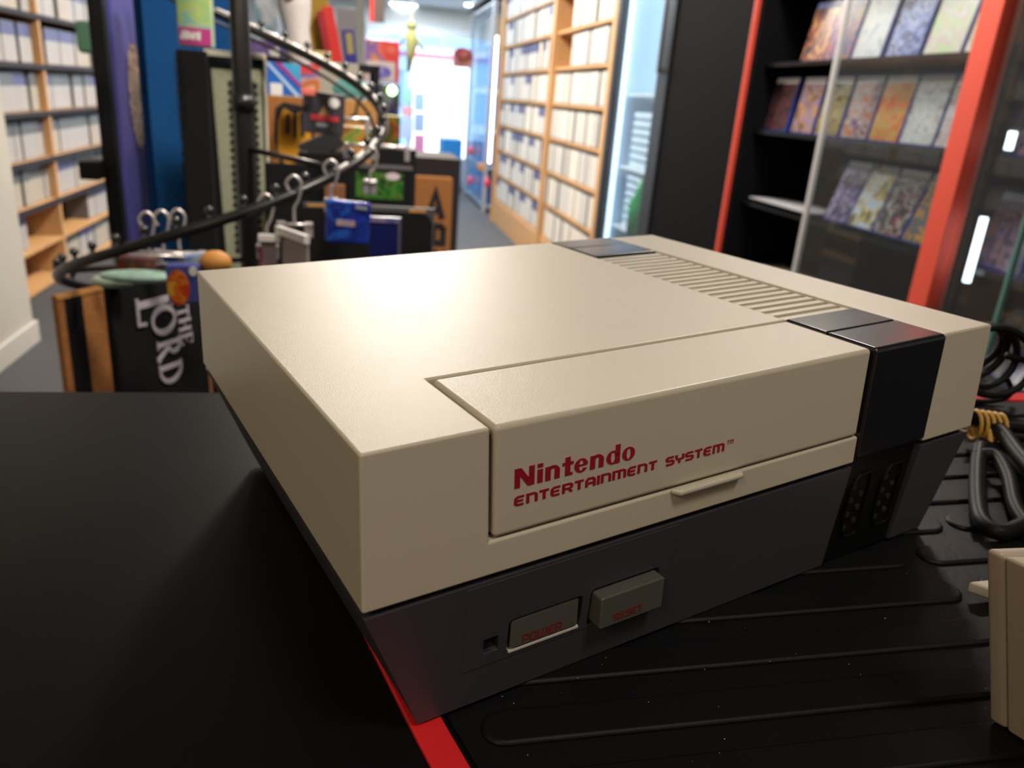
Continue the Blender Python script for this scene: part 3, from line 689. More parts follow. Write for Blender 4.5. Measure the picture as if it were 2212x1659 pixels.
r4 = [(1.475,1.1125,'shadowy dark cover right of the wide red post'),(1.325,1.1125,'dim blue violet cover by the frame edge, right of the wide red post'),
      (1.475,.8755,'grey bannered murky cover right of the wide red post'),(1.325,.8755,'dark cover with a reddish patch by the frame edge')]
for i, (y, z, l) in enumerate(r4):
    gcase('game_case', y, z, l+(', middle shelf' if z > 1 else ', lower shelf'), [(.05,.04,.06),(.14,.11,.2),(.25,.13,.11),(.08,.07,.12)], (.35,.35,.40), 12, seed=40+i, w=.14)
for i, (y, c, l) in enumerate([(1.43,[(.2,.1,.08),(.35,.3,.3),(.1,.06,.05)],'brownish'),(1.32,[(.1,.1,.3),(.4,.2,.1),(.3,.3,.5)],'blue and orange'),(1.21,[(.4,.35,.3),(.1,.1,.25),(.2,.05,.05)],'pale'),(1.10,[(.05,.06,.4),(.3,.1,.05),(.4,.4,.45)],'bright blue')]):
    gcase('game_case', y, .6555, '%s cover on the lowest cabinet shelf, right of the console' % l, c, (.3,.3,.33), 35, seed=50+i, w=.108)
reflection_m = mat('cool white reflection', (.85,.93,1), .5, emit=4)  # glowing tubes added in place of lamp reflections on the cabinet glass
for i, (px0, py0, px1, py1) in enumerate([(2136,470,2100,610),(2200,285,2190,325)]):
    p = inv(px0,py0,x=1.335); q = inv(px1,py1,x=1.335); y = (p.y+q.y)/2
    tag(build(MB().tube([(1.322,y,q.z),(1.322,y,p.z)], .008, 12), 'reflection_tube', reflection_m, smooth=True), ('long' if i == 0 else 'short')+' white upright lamp reflection right of the red post, built as glowing tube', 'lamp', 'lamp reflections at the cabinet glass')
fl = MB().box((1.34,2.2,.888),(1.48,2.58,.892))
tag(build(fl, 'magazine', mat('pale paper', (.5,.5,.55), .3)), 'thin pale magazine lying flat on the lower cabinet shelf near the narrow red post', 'magazine')
tag(build(MB().box((1.34,2.15,.6555),(1.50,2.55,.665)), 'magazine', art('mag', [(.4,.38,.36),(.15,.12,.1),(.5,.5,.5)], 20, 3)), 'patterned magazine lying on the lowest cabinet shelf', 'magazine')

# ================================================================== THE RACK AND ITS MERCHANDISE
class Panel:
    """upright board with its own width, height, thickness and facing; prints lie on its front"""
    def __init__(s, nm, label, cat, px, d, th, m, board='board', d1=None, group=None, bevel=.002, roll=0, zbot=None):
        x0, x1, y0, y1 = px; d1 = d if d1 is None else d1
        a = inv(x0, y0, y=d); b = inv(x1, y0, y=d1); c = inv((x0+x1)/2, y1, y=(d+d1)/2)
        s.p = Vector((a.x, a.y, 0)); s.q = Vector((b.x, b.y, 0)); s.w = (s.q-s.p).length; s.u = (s.q-s.p).normalized()
        s.zt = a.z; s.h = s.zt-c.z; s.vb = 0 if zbot is None else 1-(s.zt-zbot)/s.h; s.zb = c.z
        s.nv = Vector((s.u.y, -s.u.x, 0)); s.th = th; s.roll = roll
        s.cx = s.w/2
        s.root = thing(nm, label, cat, s.P(.5, s.vb, 0), group=group)
        vb = s.vb
        m_ = MB().hexa([s.P(0,vb,0),s.P(1,vb,0),s.P(1,vb,-th),s.P(0,vb,-th)], [s.P(0,1,0),s.P(1,1,0),s.P(1,1,-th),s.P(0,1,-th)])
        s.board = build(m_, board, m, s.root, bevel=bevel)
        s.k = 0
    def P(s, u, v, n):
        x, z = u*s.w-s.cx, v*s.h
        if s.roll: c, t = math.cos(s.roll), math.sin(s.roll); x, z = x*c-z*t, x*t+z*c
        p = s.p+s.u*(x+s.cx)+s.nv*n; return Vector((p.x, p.y, s.zb+z))
    def poly(s, pts, m, nm='print', n=.0012):
        s.k += 1; n += .0002*s.k; k = len(pts)
        mb = MB().add([s.P(u,v,0) for u,v in pts]+[s.P(u,v,n) for u,v in pts], [tuple(range(k)), tuple(range(k,2*k))]+[(i,(i+1)%k,(i+1)%k+k,i+k) for i in range(k)])
        return build(mb, nm, m, s.root)
    def rect(s, u0, v0, u1, v1, m, nm='print', n=.0012): return s.poly([(u0,v0),(u1,v0),(u1,v1),(u0,v1)], m, nm, n)
    def oval(s, cu, cv, ru, rv, m, nm='print', n=.0012, k=18): return s.poly([(cu+ru*math.cos(2*PI*i/k), cv+rv*math.sin(2*PI*i/k)) for i in range(k)], m, nm, n)
    def strokes(s, lines, w, m, nm='print', n=.0016):
        s.k += 1; n += .0002*s.k; mb = MB()
        for l in lines: ribbon(mb, [(a*s.w, b*s.h) for a, b in l], w, lambda x,y,h: s.P(x/s.w, y/s.h, n*h))
        return build(mb, nm, m, s.root)
coir = mat('orange brown coir', (.36,.14,.035), .9, noise=(130,.35), bump=(400,.8,.003))
coir_b = mat('light coir', (.5,.25,.07), .9, noise=(130,.3), bump=(400,.8,.003))
felt = mat('black coir pile', (.008,.008,.009), .95, bump=(400,.8,.003), spec=.2)
ylw = mat('yellow coir print', (.55,.25,.01), .9, noise=(150,.3), bump=(400,.6,.002))
bluem = mat('blue coir', (.008,.075,.24), .95, noise=(150,.3), bump=(400,.8,.003), spec=.2)
navy = mat('navy coir', (.004,.02,.07), .95, bump=(400,.8,.003), spec=.2)
purp = mat('violet mat', (.075,.07,.32), .8)
sage = mat('pale sage pile', (.30,.31,.21), .95, noise=(140,.25), bump=(400,.7,.003))
cr_ = mat('cream edge', (.45,.42,.33), .8)
lett = mat('pale grey letters', (.42,.38,.42), .9, noise=(160,.25))
bk_print = mat('black print', (.01,.01,.012), .9)
# spiral rail rack
cx, cy, z0, rr, kk = -.211, 1.379, 1.0985, .2545, .0912
pole = inv(520,100,y=1.379)
rack = thing('spiral_display_rack', 'black metal spiral display rack with ball stops along its rail', 'display rack', (pole.x,1.379,0))
build(MB().tube([(pole.x,1.379,0),(pole.x,1.379,2.1)], .0148, 16), 'pole', wire, rack, smooth=True)
build(MB().tube([(pole.x,1.379,1.10),(pole.x,1.379,1.125)], .0175, 16), 'pole_collar', wire, rack, smooth=True)
build(MB().tube([(pole.x,1.379,0),(pole.x,1.379,.02)], .22, 28), 'base_plate', wire, rack, smooth=False)
rp = lambda t: Vector((cx+rr*math.cos(t), cy+rr*math.sin(t), z0+kk*t))
ts = [PI*1.15-(PI*2.28)*i/70 for i in range(71)]
build(MB().tube([rp(t) for t in ts], .0078, 10), 'rail', wire, rack, smooth=True)
build(MB().tube([rp(t)+Vector((0,0,.035))*0+Vector(((cx-rp(t).x)*.06,(cy-rp(t).y)*.06,-.016)) for t in ts[:40]], .003, 8), 'lower_rail', wire, rack, smooth=True)
ballm = mat('shiny black ball', (.02,.02,.02), .15, spec=.8)
for i in range(34):
    t = PI*.78-.172*i; p = rp(t)
    if t < -PI*1.12: break
    build(MB().tube([p, p+Vector((0,0,.014))], .0032, 8).ball(p+Vector((0,0,.018)), .0062, 12), 'ball_stop', ballm, rack, smooth=True)
glint = mat('white rail glint', (.62,.58,.56), .3)  # pale segments laid on the rail in place of its reflections
for i in range(4, 19):
    t = PI*.78-.172*i
    build(MB().tube([rp(t-.172*f_)+Vector((0,0,.0052)) for f_ in (.22,.36,.5,.64,.78)], .0042, 8), 'rail_glint', glint, rack, smooth=True)
for t, dz in ((-.72, .01), (-2.6, .0)):
    p = rp(t); build(MB().tube([(pole.x,1.379,p.z+dz), tuple(p)], .0045, 8), 'support_arm', wire, rack, smooth=True)
pA = inv(222,60,y=1.75); pB = inv(250,480,y=1.75)
post = thing('display_post', 'slim square black upright left of the violet mat', 'post', ((pA.x+pB.x)/2,1.75,0))
xm = (pA.x+pB.x)/2
build(MB().box((xm-.015,1.735,0),(xm+.012,1.765,2.2)), 'upright', black, post, bevel=.002)
build(MB().box((xm-.05,1.70,.94),(xm-.012,1.76,.975)), 'bracket', black, post, bevel=.003)
build(MB().box((xm-.12,1.65,0),(xm+.12,1.85,.02)), 'foot_plate', black, post)
# clip hangers on the rail
clipm = mat('bright hanger metal', (.62,.58,.57), .25, metal=.6)
def hanger(px, py, d, w, drop, label, ln=.0, clips=True, ang=0, grp='clip hangers on the spiral rail'):
    p = inv(px, py, y=d); c, s_ = math.cos(ang), math.sin(ang)
    X = lambda a, z: (p.x+a*c, p.y+a*s_, p.z+z)
    o = thing('clip_hanger', label, 'hanger', X(0,0), group=grp)
    build(MB().tube(smooth_path([X(-.006,.0), X(-.010,.012), X(0,.022), X(.010,.012), X(.006,-.01), X(0,-drop*.5), X(0,-drop)]), .0022, 8), 'hook', clipm, o, smooth=True)
    build(MB().tube([X(-w/2,-drop), X(w/2,-drop)], .0024, 8), 'crossbar', clipm, o, smooth=True)
    if clips:
        for a in (-w/2+.006, w/2-.006): build(MB().box(X(a-.006,-drop-.018), (X(a+.006,-drop+.004)[0], X(a+.006,0)[1]+.006, X(0,-drop+.004)[2])), 'clip', clipm, o, bevel=.001)
    return o
hanger(318,492,1.20,.10,.040,'bright wire clip hanger at the left end of the spiral rail')
hanger(350,488,1.22,.085,.040,'bright wire clip hanger second from the left end of the spiral rail')
hanger(385,485,1.24,.075,.042,'wire clip hanger in front of the blue mat, third from the rail end')
hanger(575,455,1.14,.03,.050,'short hanger holding the narrow white tag')
hanger(635,415,1.15,.05,.045,'short hanger holding the wide white tag')
hanger(715,380,1.19,.02,.035,'slim hanger at the front of the rail above the blue packet')
hanger(800,350,1.25,.02,.03,'slim hanger on the right curve of the spiral rail')
def railbar(x0, x1, y, d, label, drop=.02):
    a = inv(x0,y,y=d); b = inv(x1,y,y=d)
    o = thing('clip_hanger', label, 'hanger', ((a.x+b.x)/2, d, a.z))
    build(MB().tube([a, b], .0034, 8), 'crossbar', clipm, o, smooth=True)
    build(MB().box((a.x,d-.004,a.z-.024),(a.x+.010,d+.004,a.z+.004)), 'clip', clipm, o, bevel=.001)
    build(MB().box((b.x-.010,d-.004,a.z-.024),(b.x,d+.004,a.z+.004)), 'clip', clipm, o, bevel=.001)
railbar(722,800,257,1.62,'white hanger bar under the small coir mat')
railbar(742,812,313,1.55,'white hanger bar across the rail above the green pictured mat')
railbar(800,885,318,1.7,'white hanger bar over the black box near the entrance')
# --- left: mats standing on edge behind the spiral
v = Panel('violet_mat', 'violet mat with a round pale picture, just right of the slim black upright', 'mat', (232,290,-60,440), 1.95, .02, purp, d1=2.1, zbot=.45)
v.oval(.66,.50,.28,.24, art('round picture', [(.45,.28,.18),(.5,.36,.26),(.06,.04,.08),(.5,.3,.2)], 30, 4), 'round_picture')
a = Panel('rolled_mat', 'narrow dark navy mat edge between violet mat and blue mat', 'doormat', (281,305,-60,560), 1.88, .03, navy, zbot=.45)
a.rect(.15,0,.55,1, bluem, 'lighter_stripe')
b = Panel('blue_doormat', 'tall blue coir doormat with dark lettering down its right edge', 'doormat', (298,420,-60,560), 1.84, .03, bluem, zbot=.45)
rng = random.Random(11); L = []
for i in range(26):
    y = .75-i*.027; 
    if y < .02: break
    L.append([(.55+rng.uniform(0,.05),y),(.70,y+rng.uniform(-.01,.012))])
    if rng.random() < .6: L.append([(.60,y),(.63,y+.018)])
b.strokes(L, .011, bk_print, 'dark_letters')
c = Panel('blue_doormat', 'plain blue coir doormat behind the black mat, left of the spiral pole', 'doormat', (400,520,-60,560), 2.0, .03, bluem, zbot=.45)
d = Panel('black_doormat', 'plain black doormat hanging in front of the blue mats', 'doormat', (380,444,105,560), 1.62, .02, felt, zbot=.45)
e = Panel('sage_doormat', 'pale sage doormat in a black border with dark spiky lettering behind the spiral pole', 'doormat', (438,572,105,585), 1.66, .02, cr_, zbot=.45)
e.rect(.05,0,.97,.975, felt, 'black_border'); e.poly([(.22,0),(.46,0),(.46,.92),(.12,.92)], sage, 'pale_band'); e.rect(.62,0,.93,.93, sage, 'pale_band')
L = []
for i in range(22):
    y = .86-i*.036; L += [[(.38,y),(.45,y+.014)],[(.38,y),(.45,y-.010)],[(.76,y+.012),(.86,y)],[(.78,y-.012),(.84,y-.004)]]
e.strokes([l for l in L if l[0][0] < .6], .006, bk_print, 'dark_letters'); e.strokes([l for l in L if l[0][0] > .6], .006, bk_print, 'dark_letters')
g = Panel('toy_package', 'green and magenta toy package at the top edge, right of the blue mat', 'toy package', (375,450,-70,100), 1.5, .03, art('green yellow print', [(.25,.5,.25),(.45,.55,.15),(.2,.5,.45),(.4,.5,.3)], 12, 2), 'box')
g.rect(.02,.02,.98,.25, mat('magenta print', (.45,.04,.22), .5), 'lower_band'); g.strokes([[(.1,.09),(.2,.2)],[(.22,.09),(.3,.2)],[(.34,.1),(.34,.19)],[(.42,.09),(.5,.19)],[(.6,.09),(.62,.2)]], .006, white_p, 'white_letters')
pt_ = thing('low_platform', 'low black platform behind the spiral rack carrying the standing mats', 'platform', (-.25,1.85,0))
build(MB().box((-.60,1.52,0),(.30,2.24,.449)), 'block', black, pt_, bevel=.004)
sh_ = thing('goods_shelf', 'thin dark shelf behind the spiral rack carrying the red and violet boxes', 'shelf', (-.1,2.6,0))
build(MB().box((-.42,2.26,1.195),(.06,2.92,1.205)), 'board', black, sh_)
for x_ in (-.41,.05):
    for y_ in (2.27,2.91): build(MB().box((x_-.008,y_-.008,0),(x_+.008,y_+.008,1.195)), 'leg', black, sh_)
# --- goods behind the spiral
teal = mat('teal cloth', (.01,.13,.15), .9); viol = mat('violet box', (.12,.06,.22), .7)
Panel('teal_cloth', 'dark teal cloth between the sage doormat and the yellow print doormat', 'cloth', (545,580,145,330), 2.05, .03, teal, zbot=.45)
p = Panel('violet_box', 'row box in dark violet seen through the top of the spiral', 'box', (540,665,85,138), 2.5, .15, art('violet print', [(.10,.05,.2),(.18,.12,.3),(.05,.02,.06),(.2,.15,.3)], 9, 3), 'carton', zbot=1.2055)
p = Panel('blue_card_package', 'bright blue package with a pale diagonal stripe and white label', 'toy package', (575,648,133,206), 1.8, .02, mat('bright blue print', (.02,.13,.5), .35), 'card')
p.poly([(.0,.95),(.06,1),(.98,.02),(.86,.0)], mat('pale stripe', (.45,.6,.8), .4), 'diagonal_stripe'); p.poly([(.25,1),(.45,1),(1,.42),(1,.28)], mat('magenta stripe', (.35,.05,.3), .4), 'magenta_stripe')
p.poly([(.45,1),(1,1),(1,.42)], mat('cyan print', (.05,.35,.6), .4), 'cyan_corner'); p.rect(.10,.0,.46,.36, white_p, 'white_label')
p = Panel('picture_card', 'orange and red pictured card right of the bright blue package', 'card', (640,690,135,208), 1.85, .01, art('orange picture', [(.5,.15,.05),(.6,.35,.25),(.1,.1,.35),(.6,.06,.05)], 20, 6), 'card')
p = Panel('black_gift_card', 'black hanging card with a red banner, a tan peak and a white sticker', 'card', (650,742,196,290), 1.6, .012, mat('charcoal card', (.035,.033,.04), .5), 'card', roll=-.05)
p.poly([(.38,.42),(.50,.70),(.66,.42)], mat('tan print', (.5,.3,.12), .6), 'tan_peak'); p.rect(.20,.33,.86,.46, mat('red banner print', (.55,.04,.05), .5), 'red_banner'); p.oval(.74,.78,.13,.12, white_p, 'white_sticker'); p.rect(.34,.18,.62,.27, mat('grey print', (.3,.3,.32), .6), 'grey_words')
p = Panel('coral_label', 'small coral price label above the black hanging card', 'label', (650,680,190,206), 1.58, .003, mat('coral label', (.7,.16,.11), .5), 'tag')
p = Panel('coir_doormat', 'orange coir doormat with a large yellow hand like shape outlined in black', 'doormat', (566,720,204,560), 1.95, .02, coir, zbot=.45)
p.poly([(.18,.93),(.30,.965),(.60,.95),(.72,.80),(.74,.62),(.98,.60),(.98,.30),(.2,.28),(.13,.45),(.22,.62),(.15,.75)], bk_print, 'black_outline')
p.poly([(.22,.86),(.30,.93),(.45,.90),(.58,.92),(.68,.80),(.66,.62),(.30,.60),(.20,.68)], ylw, 'yellow_palm')
p.poly([(.18,.52),(.26,.59),(.45,.585),(.68,.57),(.96,.56),(.96,.34),(.5,.32),(.27,.36)], ylw, 'yellow_wrist')
p.poly([(.70,.76),(.95,.74),(.98,.62),(.72,.63)], ylw, 'yellow_sleeve')
p.strokes([[(.36,.90),(.35,.78)],[(.46,.93),(.45,.76)],[(.55,.91),(.56,.77)]], .008, bk_print, 'finger_lines')
p = Panel('small_coir_mat', 'small light coir mat with dark zigzag lines behind the spiral rail', 'doormat', (738,815,215,330), 2.1, .015, coir_b, zbot=.45)
p.strokes([[(.05,.6),(.4,.75),(.45,.95)],[(.4,.72),(.62,.62),(.8,.8)]], .006, bk_print, 'dark_lines')
p = Panel('cream_board', 'pale cream board with rounded top behind the upper spiral', 'board', (672,775,130,250), 2.18, .02, mat('dull cream', (.38,.36,.28), .8), zbot=.45)
tag(build(MB().ball(inv(748,192,y=2.2), .045, 16, sc=(1.2,.6,.8)), 'teal_plush', mat('sea green plush', (.10,.32,.29), .95, bump=(200,.8,.004)), smooth=True), 'sea green plush lump peeking below the cream board', 'plush toy')
p = Panel('yellow_bag', 'tall mustard yellow bag behind the white plush', 'bag', (655,708,-60,98), 2.5, .05, mat('mustard', (.42,.26,.02), .7, noise=(10,.3)), zbot=1.2055)
p = Panel('yellow_card', 'tan yellow card just under the upper spiral rail', 'card', (668,715,108,140), 2.2, .01, mat('tan yellow', (.6,.45,.2), .7))
# white plush
q = inv(650,75,y=2.0)
m = MB(); prof = [(.0,.012),(.03,.022),(.07,.030),(.11,.028),(.15,.036),(.19,.038),(.22,.026),(.235,.006)]
m.tube([(q.x-.01*k*.3,q.y,q.z-.10+h) for k,(h,_) in enumerate(prof)], [r for _,r in prof], 16)
pl = thing('white_plush', 'off white plush figure sitting behind the upper spiral rail', 'plush toy', q)
build(m, 'body', mat('white plush', (.62,.58,.55), .95, bump=(200,.8,.004)), pl, smooth=True)
build(MB().ball((q.x-.036,q.y,q.z+.08), .014, 12).ball((q.x+.01,q.y,q.z-.085), .026, 12, sc=(1,.8,.6)), 'limbs', MC['white plush'], pl, smooth=True)
build(MB().ball((q.x-.02,q.y-.034,q.z+.075), .011, 10), 'muzzle', mat('grey plush', (.35,.32,.32), .95), pl, smooth=True)
rb1 = mat('red box', (.62,.03,.025), .4); rb2 = mat('dark red box', (.35,.02,.03), .4)
p = Panel('red_box', 'bright red narrow box leaning to the left behind the spiral', 'box', (716,740,12,128), 2.3, .05, rb1, 'carton', roll=.20, zbot=1.2055)
p = Panel('red_box', 'dark red box leaning behind the left of the bright red box', 'box', (702,722,22,125), 2.45, .05, rb2, 'carton', roll=.20, zbot=1.2055)
p = Panel('blue_book', 'dark blue box with a yellow panel leaning right of the bright red box', 'box', (746,774,62,145), 2.55, .05, mat('dark blue box', (.03,.03,.25), .5), 'carton', roll=.12, zbot=1.2055)
p.rect(.3,.35,.8,.9, mat('dull yellow', (.38,.34,.12), .6), 'yellow_panel')
p = Panel('grey_box', 'grey and black box behind the blue leaning box', 'box', (728,770,15,60), 2.8, .1, art('grey print', [(.03,.03,.03),(.3,.3,.28),(.06,.05,.05)], 8, 4), 'carton', zbot=1.2055)
p = Panel('pale_column', 'pale grey green shelf upright behind the red boxes', 'column', (768,788,-60,420), 3.0, .04, mat('pale sage paint', (.36,.38,.34), .6), zbot=0)
p = Panel('clear_bag', 'pale blue clear bag high behind the spiral pole', 'bag', (548,600,-40,45), 2.6, .04, art('clear bag print', [(.35,.5,.6),(.6,.65,.68),(.2,.35,.42)], 10, 1), 'bag', zbot=1.2055)
p = Panel('small_white_jar', 'small white jar on the dark shelf behind the spiral', 'jar', (580,602,102,118), 2.3, .03, white_p, 'jar', bevel=.006, zbot=1.2055)
tag(build(MB().tube([inv(592,75,y=2.2), inv(605,98,y=2.2)], .007, 10).tube([inv(592,75,y=2.2), (inv(592,75,y=2.2).x,2.2,ZC)], .0006, 5), 'white_lace', mat('bright white plastic', (.8,.85,.9), .3), smooth=True), 'short bright white curved stick hanging inside the spiral', 'toy')
p = Panel('dark_shelf_boxes', 'dark merchandise box lying below the upper rail', 'box', (620,680,100,135), 2.35, .1, black, 'carton', zbot=1.2055)
# --- lower goods
p = Panel('black_bag', 'black draped bag sloping down left below the hanging card', 'bag', (655,748,290,334), 1.75, .05, mat('dull black cloth', (.014,.014,.014), .9), 'bag', roll=.45)
p = Panel('black_box', 'black box under the sloping black bag, behind the rail', 'box', (643,762,326,440), 1.72, .08, black, 'carton', zbot=.45)
p = Panel('black_doormat', 'wide black doormat low behind the front of the spiral rail', 'doormat', (575,700,352,470), 1.6, .02, felt, zbot=.45)
p = Panel('green_print_mat', 'black mat with a leafy green picture and a white sticker', 'doormat', (748,892,352,470), 1.9, .02, felt, zbot=.45)
p.rect(.14,.36,.86,.86, art('green leaves', [(.01,.03,.01),(.02,.14,.02),(.08,.17,.03),(.01,.02,.01)], 26, 3), 'green_picture'); p.oval(.70,.80,.11,.07, mat('pinkish sticker', (.6,.5,.52), .4), 'white_sticker'); p.rect(0,.93,1,.99, mat('grey edge', (.10,.09,.095), .6), 'grey_top_edge')
p = Panel('green_toy_bag', 'small bag with green and orange toys under the white hanger bar', 'toy package', (740,812,272,312), 1.75, .03, art('green orange toys', [(.06,.14,.02),(.2,.3,.05),(.5,.15,.03),(.05,.08,.02)], 22, 5), 'bag')
p = Panel('black_case', 'black boxy bag with pale top edge near the entrance', 'bag', (800,900,318,370), 2.1, .15, black, 'carton', zbot=0)
p = Panel('dark_table_side', 'dark brown black carton stack side at the end of the goods', 'carton', (888,996,338,560), 2.9, .3, mat('brown black', (.018,.012,.014), .8), 'carton', zbot=0)
p = Panel('coir_doormat', 'round cornered orange coir doormat with black letters near the aisle', 'doormat', (882,980,378,640), 2.55, .02, coir, bevel=.02, zbot=0)
p.strokes([[(.46,.66),(.62,.88),(.78,.66)],[(.52,.73),(.72,.73)]], .022, bk_print, 'black_letters')
p.strokes([[(.82,.60),(.82,.46),(.60,.46),(.60,.60),(.82,.60)]], .02, bk_print, 'black_letters')
p.strokes([[(.90,.40),(.84,.28),(.64,.30),(.64,.40)]], .02, bk_print, 'black_letters')
p = Panel('coir_doormat', 'coir doormat with a thin green strip, mostly hidden behind the rail', 'doormat', (655,745,395,470), 1.66, .015, mat('dark coir', (.20,.08,.03), .9, noise=(100,.3)), zbot=.45)
p = Panel('black_rounded_mat', 'black mat with grey rounded corner behind the blue packet', 'mat', (655,940,438,640), 1.55, .015, mat('grey rim', (.05,.05,.055), .7), bevel=.0, zbot=.45)
for q_ in (p,):
    R_ = [(0,0),(.985,0),(.985,.80)]+[(.90+.085*math.cos(a), .80+.15*math.sin(a)) for a in [PI/2*i/6 for i in range(1,7)]]+[(0,.95)]
    q_.poly(R_, felt, 'black_pile')
    q_.rect(.03,.965,.16,.995, coir_b, 'coir_tuft'); q_.rect(.80,.955,.93,.985, coir_b, 'coir_tuft')
p = Panel('blue_packet', 'shiny blue packet with a small pale logo hanging from the front of the rail', 'packet', (700,798,432,527), 1.16, .012, art('blue foil', [(.01,.02,.22),(.02,.05,.4),(.01,.02,.16),(.02,.10,.5)], 18, 2, .25), 'packet', bevel=.004, roll=-.04)
p.rect(.25,.42,.66,.56, art('logo', [(.4,.4,.5),(.5,.3,.2),(.3,.3,.6)], 60, 1), 'small_logo')
p.strokes([[(.66,.88),(.92,.86)]], .004, mat('grey print', (.3,.3,.32), .6), 'small_words')
p = Panel('dark_blue_packet', 'darker blue packet right behind the shiny blue packet', 'packet', (798,868,468,620), 1.3, .01, mat('dark blue foil', (.008,.012,.09), .3), 'packet')
p.rect(.9,0,.97,1, mat('grey edge', (.10,.09,.095), .6), 'grey_seam'); p.rect(.0,.93,.9,.98, art('tuft', [(.1,.1,.3),(.3,.2,.3)], 60, 1), 'printed_top')
p = Panel('white_tag', 'wide white hanging tag in front of the spiral pole, right one of two', 'tag', (607,662,490,640), 1.12, .004, mat('tag grey white', (.38,.34,.33), .6), 'tag', d1=1.06)
p.rect(-.02,.90,1.12,1.02, white_p, 'bright_clip', n=.008)
p = Panel('white_tag', 'narrow white hanging tag with a red edge, left one of two', 'tag', (562,596,505,640), 1.12, .004, mat('tag mauve', (.25,.19,.21), .6), 'tag')
p.rect(-.1,.90,1.3,1.0, white_p, 'bright_clip', n=.008); p.rect(-.12,.0,.04,.8, mat('dull red', (.25,.03,.04), .6), 'red_edge')
# --- lower left mats
p = Panel('coir_doormat', 'orange coir doormat with a black stripe at the far left of the rack', 'doormat', (122,262,640,1100), 1.17, .012, coir, d1=1.26)
p.rect(.10,.0,.36,.985, felt, 'black_stripe'); p.rect(-.01,.985,1,1.0, coir_b, 'frayed_top')
p = Panel('lettered_doormat', 'black doormat with pale letters running down it, left of the console', 'doormat', (234,440,606,1100), 1.09, .012, felt, d1=1.24)
def serif(mb, ch, T):
    w = .13
    R = lambda l, ww=w: ribbon(mb, l, ww, T)
    if ch == 'L': R([(.16,0),(.16,1)], .16); R([(0,.98),(.34,.98)], .05); R([(0,.03),(.62,.03)], .07); R([(.60,0),(.62,.24)], .07); return .72
    if ch == 'O': ring(mb, .36,.5,.38,.52,.23,.43,T); return .82
    if ch == 'R':
        R([(.14,0),(.14,1)], .15); R([(0,.98),(.3,.98)], .05); R([(0,.02),(.3,.02)], .05); ring(mb, .26,.74,.32,.27,.17,.19,T,-92,92,12); R([(.3,.48),(.62,.02),(.74,.02)], .13); return .8
    if ch == 'D': R([(.14,0),(.14,1)], .15); R([(0,.98),(.3,.98)], .05); R([(0,.02),(.3,.02)], .05); ring(mb, .22,.5,.52,.51,.36,.42,T,-92,92,16); return .84
    if ch == 'T': R([(.3,0),(.3,1)], .15); R([(0,.96),(.6,.96)], .08); R([(.15,.02),(.45,.02)], .05); R([(.03,.8),(.03,1)], .05); R([(.57,.8),(.57,1)], .05); return .72
    if ch == 'H': R([(.12,0),(.12,1)], .15); R([(.6,0),(.6,1)], .15); R([(.12,.5),(.6,.5)], .07); R([(0,.02),(.24,.02)], .05); R([(.48,.02),(.72,.02)], .05); R([(0,.98),(.24,.98)], .05); R([(.48,.98),(.72,.98)], .05); return .84
    if ch == 'E': R([(.14,0),(.14,1)], .15); R([(0,.97),(.56,.97)], .07); R([(.14,.5),(.46,.5)], .06); R([(0,.03),(.58,.03)], .07); R([(.56,.8),(.56,1)], .05); R([(.57,0),(.57,.22)], .05); return .7
    return .4
def run_letters(pn, items, nm):
    mb = MB()
    for ch, px, py, hgt, adv in items:
        tmp = MB(); serif(tmp, ch, lambda x,y,h: Vector((x,y,h))); o = len(mb.v)
        mb.v += [tuple(pn.P((px+y*hgt)/pn.w, 1-(py+x*adv)/pn.h, .0005+.0016*h)) for (x,y,h) in tmp.v]
        mb.f += [tuple(i+o for i in f) for f in tmp.f]; mb.m += [0]*len(tmp.f)
    return build(mb, nm, lett, pn.root)
run_letters(p, [('L',.040,.034,.066,.062),('O',.066,.052,.044,.060),('R',.072,.104,.044,.042),('D',.072,.140,.044,.044)], 'lord_lettering')
run_letters(p, [('T',.114,.062,.024,.026),('H',.116,.080,.024,.028),('E',.118,.104,.024,.028)], 'the_lettering')
p = Panel('coir_doormat', 'coir doormat with dark border peeking between lettered mat and console', 'doormat', (408,450,668,1000), 1.22, .012, coir, d1=1.25)
p.rect(0,0,.45,.9, felt, 'black_print')
p = Panel('toy_package', 'blue package with a glowing orange picture, hanging left of the console corner', 'toy package', (358,432,572,655), .98, .02, mat('blue violet card', (.06,.07,.27), .4), 'card', roll=.03)
p.oval(.34,.42,.33,.46, art('orange picture glow', [(.5,.05,.01),(.65,.2,.02),(.45,.03,.01),(.6,.3,.03)], 30, 8), 'orange_picture'); p.oval(.82,.85,.12,.12, white_p, 'white_dot')
p = Panel('blue_ribbon_card', 'pale blue card on top of the orange pictured package', 'card', (395,480,550,572), 1.06, .02, art('pale blue card', [(.1,.15,.4),(.25,.35,.5),(.4,.45,.5)], 30, 3), 'card', roll=.08)
q = inv(466,566,y=1.0)
tag(build(MB().ball(q, .019, 16, sc=(1,.8,.75)), 'orange_toy', mat('soft orange', (.6,.26,.05), .6), smooth=True), 'soft orange rounded toy just above the console corner', 'toy')
q = inv(300,597,y=1.05)
tag(build(MB().ball(q, .030, 16, sc=(1.6,.6,.28)), 'teal_pouch', mat('pale mint foil', (.30,.45,.38), .25, noise=(60,.6)), smooth=True), 'pale mint shiny pouch lying on top of the lettered doormat', 'pouch')
q = inv(245,607,y=1.09)
tag(build(MB().ball(q, .020, 14, sc=(1.4,.6,.5)), 'mint_pouch', mat('pale mint foil bright', (.45,.55,.42), .25), smooth=True), 'small pale mint pouch left of the larger mint pouch', 'pouch')
